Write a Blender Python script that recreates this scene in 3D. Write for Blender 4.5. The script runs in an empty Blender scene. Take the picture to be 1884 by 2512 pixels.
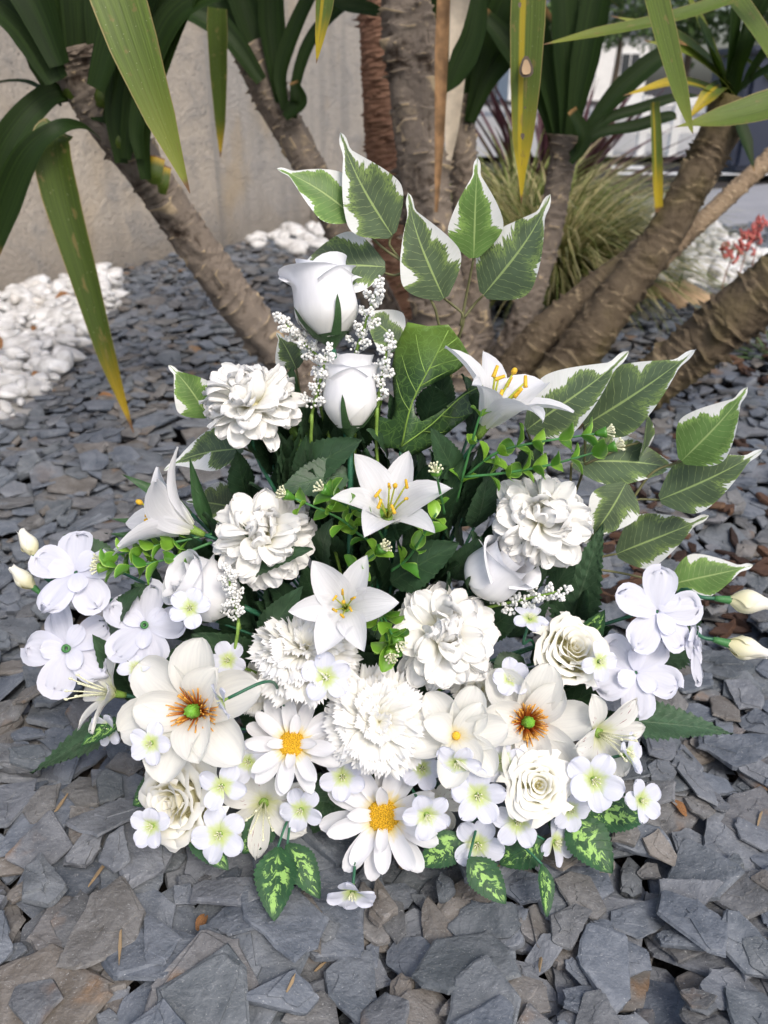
import bpy, bmesh, math, random
import numpy as np
from mathutils import Vector, Matrix, Euler

random.seed(7)
RNG = np.random.default_rng(11)
scene = bpy.context.scene
COL = scene.collection
PI = math.pi
R = math.radians

# ------------------------------------------------------------------ camera
F_PX = 2000.0            # focal length in pixels of an 1884 x 2512 frame
CAM_Z = 0.78
PITCH = math.atan((1256 - 200) / F_PX)
cam_data = bpy.data.cameras.new('camera')
cam_data.sensor_fit = 'VERTICAL'
cam_data.sensor_height = 36.0
cam_data.sensor_width = 27.0
cam_data.lens = 36.0 * F_PX / 2512
cam_data.clip_start = 0.02
cam_data.clip_end = 500
cam_data.dof.use_dof = True
cam_data.dof.focus_distance = 0.82
cam_data.dof.aperture_fstop = 6.5
cam = bpy.data.objects.new('camera', cam_data)
COL.objects.link(cam)
cam.location = (0, 0, CAM_Z)
cam.rotation_euler = (PI / 2 - PITCH, 0, 0)
scene.camera = cam

# ------------------------------------------------------------------ light
SUN_EL, SUN_AZ = R(50), R(152)      # direction the light comes from (azimuth clockwise from +Y)
world = bpy.data.worlds.new('World')
scene.world = world
world.use_nodes = True
wn = world.node_tree
wn.nodes.clear()
sky = wn.nodes.new('ShaderNodeTexSky')
sky.sky_type = 'NISHITA'
sky.sun_disc = False
sky.sun_elevation = SUN_EL
sky.sun_rotation = SUN_AZ
sky.air_density = 1.0
sky.dust_density = 4.0
sky.ozone_density = 1.0
bg = wn.nodes.new('ShaderNodeBackground')
bg.inputs['Strength'].default_value = 0.15
wo = wn.nodes.new('ShaderNodeOutputWorld')
wn.links.new(sky.outputs[0], bg.inputs['Color'])
wn.links.new(bg.outputs[0], wo.inputs['Surface'])
sun_data = bpy.data.lights.new('sun', 'SUN')
sun_data.energy = 1.1
sun_data.angle = R(15)
sun_data.color = (1.0, 0.96, 0.9)
sun = bpy.data.objects.new('sun', sun_data)
COL.objects.link(sun)
sd = Vector((math.sin(SUN_AZ) * math.cos(SUN_EL), math.cos(SUN_AZ) * math.cos(SUN_EL), math.sin(SUN_EL)))
sun.rotation_euler = sd.to_track_quat('Z', 'Y').to_euler()
sun.location = (0, -3, 5)
scene.view_settings.view_transform = 'Standard'
scene.view_settings.look = 'None'
scene.view_settings.gamma = 1.0
scene.view_settings.exposure = 0.54
scene.view_settings.use_curve_mapping = False
scene.render.engine = 'CYCLES'
scene.cycles.use_denoising = True
scene.cycles.max_bounces = 8
scene.cycles.diffuse_bounces = 6
scene.cycles.glossy_bounces = 2
scene.cycles.transmission_bounces = 5
scene.cycles.use_adaptive_sampling = True
scene.cycles.adaptive_threshold = 0.02

# ------------------------------------------------------------------ places
FWD = Vector((0, math.cos(PITCH), -math.sin(PITCH)))
UPV = Vector((0, math.sin(PITCH), math.cos(PITCH)))
RGT = Vector((1, 0, 0))
EYE = Vector((0, 0, CAM_Z))

def ray(px, py):
    return RGT * ((px - 942) / F_PX) + FWD + UPV * ((1256 - py) / F_PX)

def at(px, py, Y):
    d = ray(px, py)
    return EYE + d * (Y / d.y)

def gnd(px, py, z=0.0):
    d = ray(px, py)
    return EYE + d * ((z - CAM_Z) / d.z)

def depth(p):
    return (p - EYE).dot(FWD)

def proj(x, y, z):
    v = Vector((x, y, z)) - EYE
    dd = max(v.dot(FWD), 1e-4)
    return 942 + F_PX * v.x / dd, 1256 - F_PX * v.dot(UPV) / dd

def view(dx, dy, dt):
    """direction given as right / up / towards the photographer"""
    return (RGT * dx + UPV * dy - FWD * dt).normalized()

def YB(py):
    return 0.625 + (2150 - py) / 1820 * 0.235

def in_poly(x, y, poly):
    c = False
    j = len(poly) - 1
    for i in range(len(poly)):
        xi, yi = poly[i]
        xj, yj = poly[j]
        if (yi > y) != (yj > y) and x < (xj - xi) * (y - yi) / (yj - yi) + xi:
            c = not c
        j = i
    return c

def axes(zdir, roll=0.0):
    z = Vector(zdir).normalized()
    ref = UPV if abs(z.dot(UPV)) < 0.95 else RGT
    x = ref.cross(z).normalized()
    y = z.cross(x)
    m = Matrix((x, y, z)).transposed()
    return (m @ Matrix.Rotation(roll, 3, 'Z')).to_4x4()

# ------------------------------------------------------------------ materials
MATS = {}

class Nodes:
    def __init__(self, name):
        self.m = bpy.data.materials.new(name)
        self.m.use_nodes = True
        self.t = self.m.node_tree
        self.t.nodes.clear()
        self.out = self.t.nodes.new('ShaderNodeOutputMaterial')
        MATS[name] = self.m

    def put(self, sock, v):
        if v is None:
            return
        if isinstance(v, bpy.types.NodeSocket):
            self.t.links.new(v, sock)
        elif isinstance(v, (tuple, list)) and len(v) == 3 and sock.type == 'RGBA':
            sock.default_value = (*v, 1)
        else:
            sock.default_value = v

    def node(self, kind, out=0, props=None, **ins):
        n = self.t.nodes.new(kind)
        for k, v in (props or {}).items():
            setattr(n, k, v)
        for k, v in ins.items():
            key = int(k[1:]) if k[0] == '_' and k[1:].isdigit() else k.replace('_', ' ')
            self.put(n.inputs[key], v)
        return n.outputs[out]

    def math(self, op, a, b=None, c=None, clamp=False):
        n = self.t.nodes.new('ShaderNodeMath')
        n.operation = op
        n.use_clamp = clamp
        self.put(n.inputs[0], a)
        self.put(n.inputs[1], b)
        self.put(n.inputs[2], c)
        return n.outputs[0]

    def mix(self, f, a, b, blend='MIX'):
        n = self.t.nodes.new('ShaderNodeMix')
        n.data_type = 'RGBA'
        n.blend_type = blend
        self.put(n.inputs[0], f)
        self.put(n.inputs[6], a)
        self.put(n.inputs[7], b)
        return n.outputs[2]

    def ramp(self, f, stops, interp='LINEAR'):
        n = self.t.nodes.new('ShaderNodeValToRGB')
        n.color_ramp.interpolation = interp
        e = n.color_ramp.elements
        while len(e) < len(stops):
            e.new(0.5)
        for el, (p, c) in zip(e, stops):
            el.position = p
            el.color = (*c, 1) if len(c) == 3 else c
        self.put(n.inputs[0], f)
        return n.outputs[0]

    def smooth(self, v, a, b):
        n = self.t.nodes.new('ShaderNodeMapRange')
        n.interpolation_type = 'SMOOTHSTEP'
        self.put(n.inputs[0], v)
        self.put(n.inputs[1], a)
        self.put(n.inputs[2], b)
        return n.outputs[0]

    def noise(self, vec, scale, detail=3, rough=0.55, out=0, dist=0.0):
        return self.node('ShaderNodeTexNoise', out, Vector=vec, Scale=scale, Detail=detail, Roughness=rough, Distortion=dist)

    def obj(self):
        return self.node('ShaderNodeTexCoord', 3)

    def uv(self):
        n = self.t.nodes.new('ShaderNodeTexCoord')
        s = self.t.nodes.new('ShaderNodeSeparateXYZ')
        self.t.links.new(n.outputs[2], s.inputs[0])
        return s.outputs[0], s.outputs[1]

    def comb(self, x, y, z=0.0):
        return self.node('ShaderNodeCombineXYZ', 0, X=x, Y=y, Z=z)

    def scl(self, vec, s):
        n = self.t.nodes.new('ShaderNodeMapping')
        self.put(n.inputs[0], vec)
        n.inputs['Scale'].default_value = s
        return n.outputs[0]

    def rnd(self):
        """one random number for each object or loose piece"""
        a = self.node('ShaderNodeObjectInfo', 5)
        b = self.node('ShaderNodeNewGeometry', 8)
        return self.math('FRACT', self.math('ADD', a, self.math('MULTIPLY', b, 7.31)))

    def bump(self, h, strength=0.3, dist=0.002):
        return self.node('ShaderNodeBump', 0, Strength=strength, Distance=dist, Height=h)

    def finish(self, color, rough=0.6, normal=None, translucent=0.0, spec=0.4, tcolor=None, metallic=0.0, coat=0.0):
        p = self.t.nodes.new('ShaderNodeBsdfPrincipled')
        self.put(p.inputs['Base Color'], color)
        self.put(p.inputs['Roughness'], rough)
        self.put(p.inputs['Specular IOR Level'], spec)
        self.put(p.inputs['Metallic'], metallic)
        if coat:
            p.inputs['Coat Weight'].default_value = coat
            p.inputs['Coat Roughness'].default_value = 0.3
        if normal is not None:
            self.put(p.inputs['Normal'], normal)
        res = p.outputs[0]
        if translucent:
            tr = self.t.nodes.new('ShaderNodeBsdfTranslucent')
            self.put(tr.inputs[0], tcolor if tcolor is not None else color)
            if normal is not None:
                self.put(tr.inputs[1], normal)
            ms = self.t.nodes.new('ShaderNodeMixShader')
            ms.inputs[0].default_value = translucent
            self.t.links.new(res, ms.inputs[1])
            self.t.links.new(tr.outputs[0], ms.inputs[2])
            res = ms.outputs[0]
        self.t.links.new(res, self.out.inputs[0])
        return self.m

def petal_material(name, base, tip, start=0.05, end=0.55, streak=0.0, streak_col=(0.3, 0.05, 0.06), transl=0.36, rough=0.75, edge=None, rib=22.0, ribs=0.12, vein=0.13):
    n = Nodes(name)
    u, v = n.uv()
    rn = n.rnd()
    wob = n.noise(n.comb(u, v, rn), 5.0, 2)
    vv = n.math('ADD', v, n.math('MULTIPLY', n.math('SUBTRACT', wob, 0.5), 0.3))
    col = n.mix(n.smooth(vv, start, end), base, tip)
    if edge:
        col = n.mix(n.smooth(vv, 0.75, 1.0), col, edge)
    # faint cloth weave and veins
    fine = n.noise(n.comb(n.math('MULTIPLY', u, rib), n.math('MULTIPLY', v, 1.6), n.math('MULTIPLY', rn, 9)), 1.0, 3, 0.6)
    col = n.mix(n.smooth(fine, 0.35, 0.8), col, n.mix(vein, col, (0.45, 0.46, 0.49)))
    if streak:
        st = n.noise(n.comb(n.math('MULTIPLY', u, 16), n.math('MULTIPLY', v, 3.2), n.math('MULTIPLY', rn, 5)), 1.0, 2)
        msk = n.math('MULTIPLY', n.smooth(st, 0.66, 0.70), n.math('MULTIPLY', n.smooth(v, 0.3, 0.45), n.smooth(v, 0.95, 0.8)))
        msk = n.math('MULTIPLY', msk, n.smooth(n.math('ABSOLUTE', n.math('SUBTRACT', u, 0.5)), 0.42, 0.3))
        col = n.mix(n.math('MULTIPLY', msk, streak), col, streak_col)
    return n.finish(col, rough, n.bump(fine, ribs, 0.0010), transl, 0.25)

W_COOL = (0.845, 0.85, 0.875)
petal_material('petal_white', (0.80, 0.81, 0.70), W_COOL, 0.0, 0.25, rib=18, ribs=0.5, vein=0.22)
petal_material('petal_rosebud', (0.82, 0.82, 0.77), W_COOL, 0.0, 0.6, rib=10, ribs=0.45, vein=0.2, transl=0.2)
petal_material('petal_pompom', (0.875, 0.855, 0.68), (0.875, 0.87, 0.835), 0.0, 0.6, edge=(0.875, 0.87, 0.85), transl=0.22, vein=0.03, ribs=0.05)
petal_material('petal_carnation', (0.855, 0.82, 0.56), (0.86, 0.85, 0.79), 0.05, 0.7, transl=0.22, edge=(0.865, 0.865, 0.86), rib=34, ribs=0.12, vein=0.05)
petal_material('petal_magnolia', (0.84, 0.79, 0.54), (0.86, 0.858, 0.815), 0.0, 0.3, rib=20, ribs=0.4, vein=0.22)
petal_material('petal_daisy', (0.85, 0.70, 0.22), (0.85, 0.855, 0.88), 0.08, 0.36, rib=9)
petal_material('petal_lavender', (0.73, 0.74, 0.84), (0.785, 0.795, 0.885), 0.0, 0.4, rib=15, ribs=0.35)
petal_material('petal_blossom', (0.66, 0.76, 0.30), (0.78, 0.80, 0.905), 0.12, 0.52, ribs=0.2)
petal_material('petal_cream_rose', (0.82, 0.78, 0.46), (0.86, 0.84, 0.73), 0.0, 0.8, transl=0.2, edge=(0.86, 0.85, 0.80), rib=16, vein=0.06)
petal_material('petal_streaked', (0.74, 0.76, 0.40), (0.85, 0.845, 0.80), 0.05, 0.4, streak=0.85, rib=18, ribs=0.3)

def plain(name, col, rough=0.5, var=0.25, scale=60, transl=0.0, bump=0.2, spec=0.4, dist=0.001):
    n = Nodes(name)
    o = n.obj()
    ns = n.noise(o, scale, 3)
    c = n.mix(n.smooth(ns, 0.3, 0.75), tuple(x * (1 - var) for x in col), tuple(min(1, x * (1 + var)) for x in col))
    return n.finish(c, rough, n.bump(ns, bump, dist), transl, spec)

plain('green_stem', (0.03, 0.13, 0.07), 0.4)
plain('lime_stem', (0.20, 0.33, 0.06), 0.45)
plain('olive_stem', (0.13, 0.13, 0.055), 0.6)
plain('sepal_green', (0.045, 0.10, 0.035), 0.5, transl=0.1)
plain('pistil_green', (0.16, 0.40, 0.04), 0.4, scale=90)
plain('yellow_anther', (0.72, 0.44, 0.03), 0.6)
plain('lime_filament', (0.42, 0.45, 0.05), 0.5)
plain('pale_filament', (0.74, 0.74, 0.52), 0.5)
plain('daisy_disc', (0.74, 0.43, 0.02), 0.8, 0.45, 45, bump=0.8)
plain('white_bead', (0.80, 0.80, 0.77), 0.8, 0.06, 200)
plain('black_plastic', (0.008, 0.009, 0.010), 0.35, 0.2, 20)
plain('green_tube', (0.06, 0.20, 0.06), 0.45)

n = Nodes('stamen_rust')
u, v = n.uv()
n.finish(n.ramp(v, [(0.0, (0.17, 0.02, 0.008)), (0.45, (0.42, 0.09, 0.01)), (1.0, (0.74, 0.40, 0.07))]), 0.6, None, 0.1)

# variegated weeping fig leaves: green field, pale veins, ragged white margin
def fig_material(name, green, lime, bias):
    n = Nodes(name)
    u, v = n.uv()
    rn = n.rnd()
    d = n.math('MULTIPLY', n.math('ABSOLUTE', n.math('SUBTRACT', u, 0.5)), 2.0)
    side = n.math('GREATER_THAN', u, 0.5)
    vein_c = n.math('SUBTRACT', v, n.math('MULTIPLY', d, 0.16))          # runs along the side veins
    seed = n.math('ADD', n.math('MULTIPLY', rn, 40.0), n.math('MULTIPLY', side, 7.7))
    low = n.noise(n.comb(n.math('MULTIPLY', vein_c, 3.6), n.math('MULTIPLY', d, 0.4), seed), 1.0, 1)
    jag = n.noise(n.comb(n.math('MULTIPLY', vein_c, 46), n.math('MULTIPLY', d, 1.5), seed), 1.0, 2)
    edge = n.math('ADD', d, n.math('ADD', n.math('MULTIPLY', n.math('SUBTRACT', low, 0.5), 2.4), n.math('MULTIPLY', n.math('SUBTRACT', jag, 0.5), 0.62)))
    edge = n.math('ADD', edge, n.math('ADD', n.math('MULTIPLY', n.smooth(v, 0.68, 0.95), 0.7), n.math('MULTIPLY', n.smooth(v, 0.35, 0.0), -0.7)))
    white = n.smooth(edge, 0.86 + bias, 0.92 + bias)
    limem = n.smooth(edge, 0.45 + bias, 0.88 + bias)
    blotch = n.noise(n.comb(n.math('MULTIPLY', vein_c, 60), n.math('MULTIPLY', d, 9), seed), 1.0, 3, 0.7)
    limem = n.math('MULTIPLY', limem, n.smooth(blotch, 0.36, 0.56))
    g2 = n.mix(n.smooth(n.noise(n.comb(u, v, seed), 3.0, 2), 0.3, 0.7), green, tuple(x * 0.72 for x in green))
    col = n.mix(limem, g2, lime)
    w = n.math('MULTIPLY', n.math('ADD', vein_c, n.math('MULTIPLY', n.math('SUBTRACT', n.noise(n.comb(u, v, seed), 7, 2), 0.5), 0.055)), 15.0)
    fr = n.math('ABSOLUTE', n.math('SUBTRACT', n.math('FRACT', w), 0.5))
    brk = n.noise(n.comb(n.math('MULTIPLY', d, 5), n.math('MULTIPLY', v, 30), seed), 1.0, 3)
    vein = n.math('MULTIPLY', n.smooth(fr, 0.445, 0.485), n.smooth(brk, 0.36, 0.5))
    mid = n.smooth(d, 0.045, 0.02)
    col = n.mix(n.math('MULTIPLY', vein, 0.5), col, (0.34, 0.43, 0.16))
    col = n.mix(n.math('MULTIPLY', mid, 0.85), col, (0.33, 0.44, 0.16))
    wm = n.mix(n.smooth(jag, 0.3, 0.8), (0.77, 0.78, 0.76), (0.71, 0.74, 0.69))
    col = n.mix(white, col, wm)
    h = n.math('ADD', n.math('MULTIPLY', vein, -0.6), n.math('MULTIPLY', mid, -1.0))
    return n.finish(col, 0.45, n.bump(h, 0.35, 0.0012), 0.14, 0.4)

fig_material('fig_dark', (0.095, 0.143, 0.072), (0.23, 0.33, 0.095), -0.10)
fig_material('fig_bright', (0.13, 0.24, 0.06), (0.25, 0.40, 0.10), -0.07)

def serrated_material(name, green, light, streak=0.0, rough=0.42, veins=7.0):
    n = Nodes(name)
    u, v = n.uv()
    rn = n.rnd()
    d = n.math('MULTIPLY', n.math('ABSOLUTE', n.math('SUBTRACT', u, 0.5)), 2.0)
    vc = n.math('SUBTRACT', v, n.math('MULTIPLY', d, 0.22))
    fr = n.math('ABSOLUTE', n.math('SUBTRACT', n.math('FRACT', n.math('MULTIPLY', vc, veins)), 0.5))
    vein = n.smooth(fr, 0.44, 0.49)
    mid = n.smooth(d, 0.05, 0.02)
    nz = n.noise(n.comb(u, v, n.math('MULTIPLY', rn, 20)), 4.0, 4)
    col = n.mix(n.smooth(nz, 0.3, 0.7), green, tuple(x * 1.5 for x in green))
    col = n.mix(n.math('MULTIPLY', n.math('MAXIMUM', vein, mid), 0.45), col, light)
    if streak:
        wv = n.noise(n.comb(n.math('MULTIPLY', u, 3), n.math('MULTIPLY', v, 3), n.math('MULTIPLY', rn, 17)), 1.0, 2)
        s = n.noise(n.comb(n.math('ADD', n.math('MULTIPLY', vc, 10), n.math('MULTIPLY', wv, 5)), n.math('MULTIPLY', u, 3.5), n.math('MULTIPLY', rn, 31)), 1.0, 4, 0.65)
        m = n.math('MULTIPLY', n.smooth(s, 0.50, 0.56), n.smooth(d, 0.72, 0.45))
        m = n.math('MULTIPLY', m, n.math('MULTIPLY', n.smooth(v, 0.08, 0.2), n.smooth(v, 0.98, 0.8)))
        col = n.mix(m, col, (0.30, 0.52, 0.13))
    weave = n.noise(n.comb(u, v, rn), 120, 1)
    h = n.math('ADD', n.math('MULTIPLY', n.math('MAXIMUM', vein, mid), -1.0), n.math('MULTIPLY', weave, 0.25))
    return n.finish(col, rough, n.bump(h, 0.4, 0.0012), 0.1, 0.4)

serrated_material('leaf_dark', (0.028, 0.062, 0.028), (0.08, 0.14, 0.06), 0, 0.42)
serrated_material('leaf_fern', (0.042, 0.085, 0.042), (0.13, 0.19, 0.11), 0, 0.45, 12)
serrated_material('leaf_splash', (0.018, 0.062, 0.022), (0.06, 0.13, 0.04), 1.0, 0.5)
serrated_material('leaf_lance', (0.035, 0.085, 0.030), (0.07, 0.14, 0.05), 0, 0.42, 2)

n = Nodes('leaf_lobed')
u, v = n.uv()
p = n.comb(u, v)
wp = n.node('ShaderNodeVectorMath', 0, {'operation': 'ADD'}, _0=p, _1=n.scl(n.noise(p, 6, 2, out=1), (0.12, 0.12, 0.12)))
ed = n.node('ShaderNodeTexVoronoi', 0, {'feature': 'DISTANCE_TO_EDGE'}, Vector=wp, Scale=19.0)
net = n.smooth(ed, 0.035, 0.01)
big = n.node('ShaderNodeTexVoronoi', 0, {'feature': 'DISTANCE_TO_EDGE'}, Vector=wp, Scale=6.5)
net2 = n.smooth(big, 0.03, 0.008)
g = n.mix(n.smooth(v, 0.55, 0.98), (0.045, 0.10, 0.035), (0.15, 0.26, 0.035))
g = n.mix(n.smooth(n.noise(p, 5, 3), 0.35, 0.7), g, n.mix(0.35, g, (0.01, 0.03, 0.01)))
g = n.mix(n.math('MAXIMUM', n.math('MULTIPLY', net, 0.55), n.math('MULTIPLY', net2, 0.35)), g, (0.17, 0.31, 0.07))
n.finish(g, 0.4, n.bump(net, -0.3, 0.001), 0.12, 0.4)

n = Nodes('lime_leaf')
u, v = n.uv()
rn = n.rnd()
d = n.math('MULTIPLY', n.math('ABSOLUTE', n.math('SUBTRACT', u, 0.5)), 2.0)
c = n.mix(rn, (0.07, 0.23, 0.03), (0.22, 0.42, 0.04))
c = n.mix(n.smooth(d, 0.8, 0.97), c, (0.32, 0.52, 0.10))
n.finish(c, 0.3, None, 0.15, 0.5)

# yucca
n = Nodes('yucca_leaf')
u, v = n.uv()
rn = n.rnd()
st = n.noise(n.comb(n.math('MULTIPLY', u, 26), n.math('MULTIPLY', v, 0.8), n.math('MULTIPLY', rn, 50)), 1.0, 3)
c = n.mix(n.smooth(st, 0.3, 0.7), (0.008, 0.018, 0.004), (0.019, 0.040, 0.007))
c = n.mix(n.smooth(v, 0.94, 0.99), c, (0.26, 0.15, 0.06))
n.finish(c, 0.55, n.bump(st, 0.2, 0.003), 0.10, 0.18, tcolor=(0.07, 0.14, 0.012))

def strap_material(name, green, yellow, ya, yb, yside=0.0):
    n = Nodes(name)
    u, v = n.uv()
    rn = n.rnd()
    st = n.noise(n.comb(n.math('MULTIPLY', u, 34), n.math('MULTIPLY', v, 1.4), n.math('MULTIPLY', rn, 50)), 1.0, 4, 0.65)
    c = n.mix(n.smooth(st, 0.3, 0.7), green, tuple(x * 0.58 for x in green))
    w = n.math('ADD', v, n.math('MULTIPLY', n.math('SUBTRACT', st, 0.5), 0.35))
    c = n.mix(n.smooth(w, ya, yb), c, yellow)
    if yside:
        c = n.mix(n.math('MULTIPLY', n.smooth(n.math('ABSOLUTE', n.math('SUBTRACT', u, 0.36)), 0.12, 0.05), yside), c, yellow)
    ed = n.smooth(n.math('ABSOLUTE', n.math('SUBTRACT', u, 0.5)), 0.465, 0.485)
    c = n.mix(n.math('MULTIPLY', ed, 0.7), c, (0.36, 0.28, 0.10))
    sp = n.node('ShaderNodeTexVoronoi', 0, Vector=n.comb(n.math('MULTIPLY', u, 9), n.math('MULTIPLY', v, 60), rn), Scale=1.0)
    c = n.mix(n.math('MULTIPLY', n.smooth(sp, 0.12, 0.06), 0.35), c, (0.6, 0.62, 0.4))
    br = n.math('MULTIPLY', n.smooth(n.noise(n.comb(n.math('MULTIPLY', u, 3), n.math('MULTIPLY', v, 14), rn), 1.0, 4), 0.60, 0.68), 0.55)
    c = n.mix(br, c, (0.24, 0.17, 0.06))
    tip = n.smooth(v, 0.94, 0.975)
    c = n.mix(tip, c, (0.20, 0.11, 0.05))
    return n.finish(c, 0.42, n.bump(st, 0.35, 0.004), 0.3, 0.4)

strap_material('strap_light', (0.14, 0.21, 0.03), (0.26, 0.29, 0.04), 0.5, 1.1)
strap_material('strap_yellow', (0.13, 0.19, 0.03), (0.50, 0.37, 0.02), 0.50, 0.85, 0.75)
strap_material('strap_hang', (0.075, 0.12, 0.012), (0.50, 0.33, 0.02), 0.72, 1.0)
plain('strap_dead', (0.26, 0.15, 0.07), 0.8, 0.4, 30)
plain('strap_bleached', (0.55, 0.48, 0.38), 0.8, 0.15, 30)

def bark_material(name, dark, mid, light, moss=0.0, mossc=(0.10, 0.085, 0.02)):
    n = Nodes(name)
    o = n.obj()
    at_ = n.t.nodes.new('ShaderNodeAttribute')
    at_.attribute_name = 'ring'
    ring = at_.outputs['Fac']
    f = n.noise(o, 45, 5, 0.6)
    b = n.noise(o, 9, 3)
    k = n.math('ADD', n.math('MULTIPLY', f, 0.45), n.math('MULTIPLY', b, 0.55))
    c = n.ramp(k, [(0.33, dark), (0.47, mid), (0.58, mid), (0.74, light)])
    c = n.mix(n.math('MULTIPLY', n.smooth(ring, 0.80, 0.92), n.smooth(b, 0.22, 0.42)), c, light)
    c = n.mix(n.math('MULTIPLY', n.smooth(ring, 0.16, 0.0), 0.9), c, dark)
    if moss:
        c = n.mix(n.math('MULTIPLY', n.smooth(n.noise(o, 5, 3), 0.42, 0.66), moss), c, mossc)
    return n.finish(c, 0.85, n.bump(n.math('ADD', f, n.math('MULTIPLY', ring, 0.4)), 0.8, 0.010), 0, 0.2)

bark_material('bark_grey', (0.036, 0.024, 0.016), (0.185, 0.152, 0.122), (0.42, 0.33, 0.21))
bark_material('bark_olive', (0.035, 0.024, 0.014), (0.125, 0.095, 0.062), (0.27, 0.21, 0.13), 0.55)
bark_material('bark_light', (0.10, 0.07, 0.045), (0.27, 0.20, 0.13), (0.42, 0.33, 0.22))
bark_material('bark_red', (0.09, 0.035, 0.02), (0.21, 0.115, 0.075), (0.34, 0.21, 0.14))

# ground
n = Nodes('slate')
o = n.obj()
rn = n.rnd()
off = n.node('ShaderNodeVectorMath', 0, {'operation': 'ADD'}, _0=o, _1=n.comb(n.math('MULTIPLY', rn, 13), n.math('MULTIPLY', rn, 7), 0.0))
geo = n.node('ShaderNodeNewGeometry', 0)
world_off = n.node('ShaderNodeVectorMath', 0, {'operation': 'ADD'}, _0=geo, _1=n.comb(n.math('MULTIPLY', rn, 13), n.math('MULTIPLY', rn, 7), n.math('MULTIPLY', rn, 3)))
c = n.ramp(rn, [(0.0, (0.080, 0.098, 0.126)), (0.2, (0.125, 0.147, 0.182)), (0.4, (0.094, 0.110, 0.122)), (0.55, (0.168, 0.182, 0.208)),
                (0.68, (0.088, 0.094, 0.102)), (0.8, (0.130, 0.124, 0.116)), (0.9, (0.165, 0.138, 0.108)), (1.0, (0.104, 0.122, 0.152))])
nz = n.noise(world_off, 26, 5, 0.62, dist=0.4)
c = n.mix(n.smooth(nz, 0.32, 0.72), n.mix(0.38, c, (0.045, 0.05, 0.055)), n.mix(0.30, c, (0.30, 0.31, 0.32)))
rust = n.math('MULTIPLY', n.smooth(n.noise(world_off, 9, 4), 0.60, 0.70), n.smooth(rn, 0.55, 0.75))
c = n.mix(n.math('MULTIPLY', rust, 0.75), c, (0.22, 0.125, 0.055))
spk = n.noise(world_off, 420, 1)
c = n.mix(n.math('MULTIPLY', n.smooth(spk, 0.69, 0.76), 0.45), c, (0.45, 0.46, 0.46))
vein = n.noise(n.scl(world_off, (30, 120, 30)), 1.0, 2, dist=1.2)
c = n.mix(n.math('MULTIPLY', n.smooth(n.math('ABSOLUTE', n.math('SUBTRACT', vein, 0.5)), 0.012, 0.003), 0.22), c, (0.36, 0.37, 0.38))
fine = n.noise(world_off, 150, 4, 0.6)
h = n.math('ADD', n.math('MULTIPLY', nz, 1.3), n.math('MULTIPLY', fine, 0.5))
n.finish(c, n.math('ADD', 0.5, n.math('MULTIPLY', fine, 0.25)), n.bump(h, 0.8, 0.005), 0, 0.35)

n = Nodes('white_stone')
geo = n.node('ShaderNodeNewGeometry', 0)
rn = n.rnd()
ns = n.noise(geo, 22, 4)
c = n.mix(n.smooth(ns, 0.3, 0.75), (0.46, 0.45, 0.43), (0.74, 0.74, 0.73))
c = n.mix(n.math('MULTIPLY', n.smooth(rn, 0.9, 1.0), 0.5), c, (0.55, 0.50, 0.43))
n.finish(c, 0.65, n.bump(n.noise(geo, 60, 4), 0.3, 0.004), 0, 0.35)

n = Nodes('bark_chip')
geo = n.node('ShaderNodeNewGeometry', 0)
rn = n.rnd()
c = n.ramp(rn, [(0.0, (0.03, 0.02, 0.017)), (0.4, (0.06, 0.036, 0.027)), (0.75, (0.10, 0.055, 0.036)), (1.0, (0.15, 0.09, 0.055))])
ns = n.noise(n.scl(geo, (40, 160, 60)), 1.0, 4)
c = n.mix(n.smooth(ns, 0.3, 0.8), c, n.mix(0.5, c, (0.02, 0.012, 0.01)))
n.finish(c, 0.85, n.bump(ns, 0.8, 0.004), 0, 0.2)
plain('straw', (0.30, 0.215, 0.12), 0.8, 0.35, 60)
plain('dry_leaf', (0.27, 0.13, 0.05), 0.7, 0.4, 30, 0.15)
plain('soil', (0.028, 0.023, 0.02), 0.95, 0.4, 40, bump=1.0, dist=0.01)
plain('tan_stone', (0.42, 0.29, 0.17), 0.8, 0.3, 12, bump=0.6, dist=0.01)

n = Nodes('asphalt')
o = n.obj()
f = n.noise(o, 120, 4)
b = n.noise(o, 1.2, 4)
c = n.mix(n.smooth(f, 0.3, 0.75), (0.22, 0.22, 0.23), (0.31, 0.31, 0.325))
c = n.mix(n.math('MULTIPLY', n.smooth(b, 0.45, 0.7), 0.4), c, (0.36, 0.36, 0.37))
n.finish(c, 0.85, n.bump(f, 0.3, 0.004), 0, 0.3)
plain('road_paint', (0.7, 0.7, 0.68), 0.7, 0.08, 20)
plain('kerb_stone', (0.36, 0.35, 0.33), 0.85, 0.15, 15)

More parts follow.
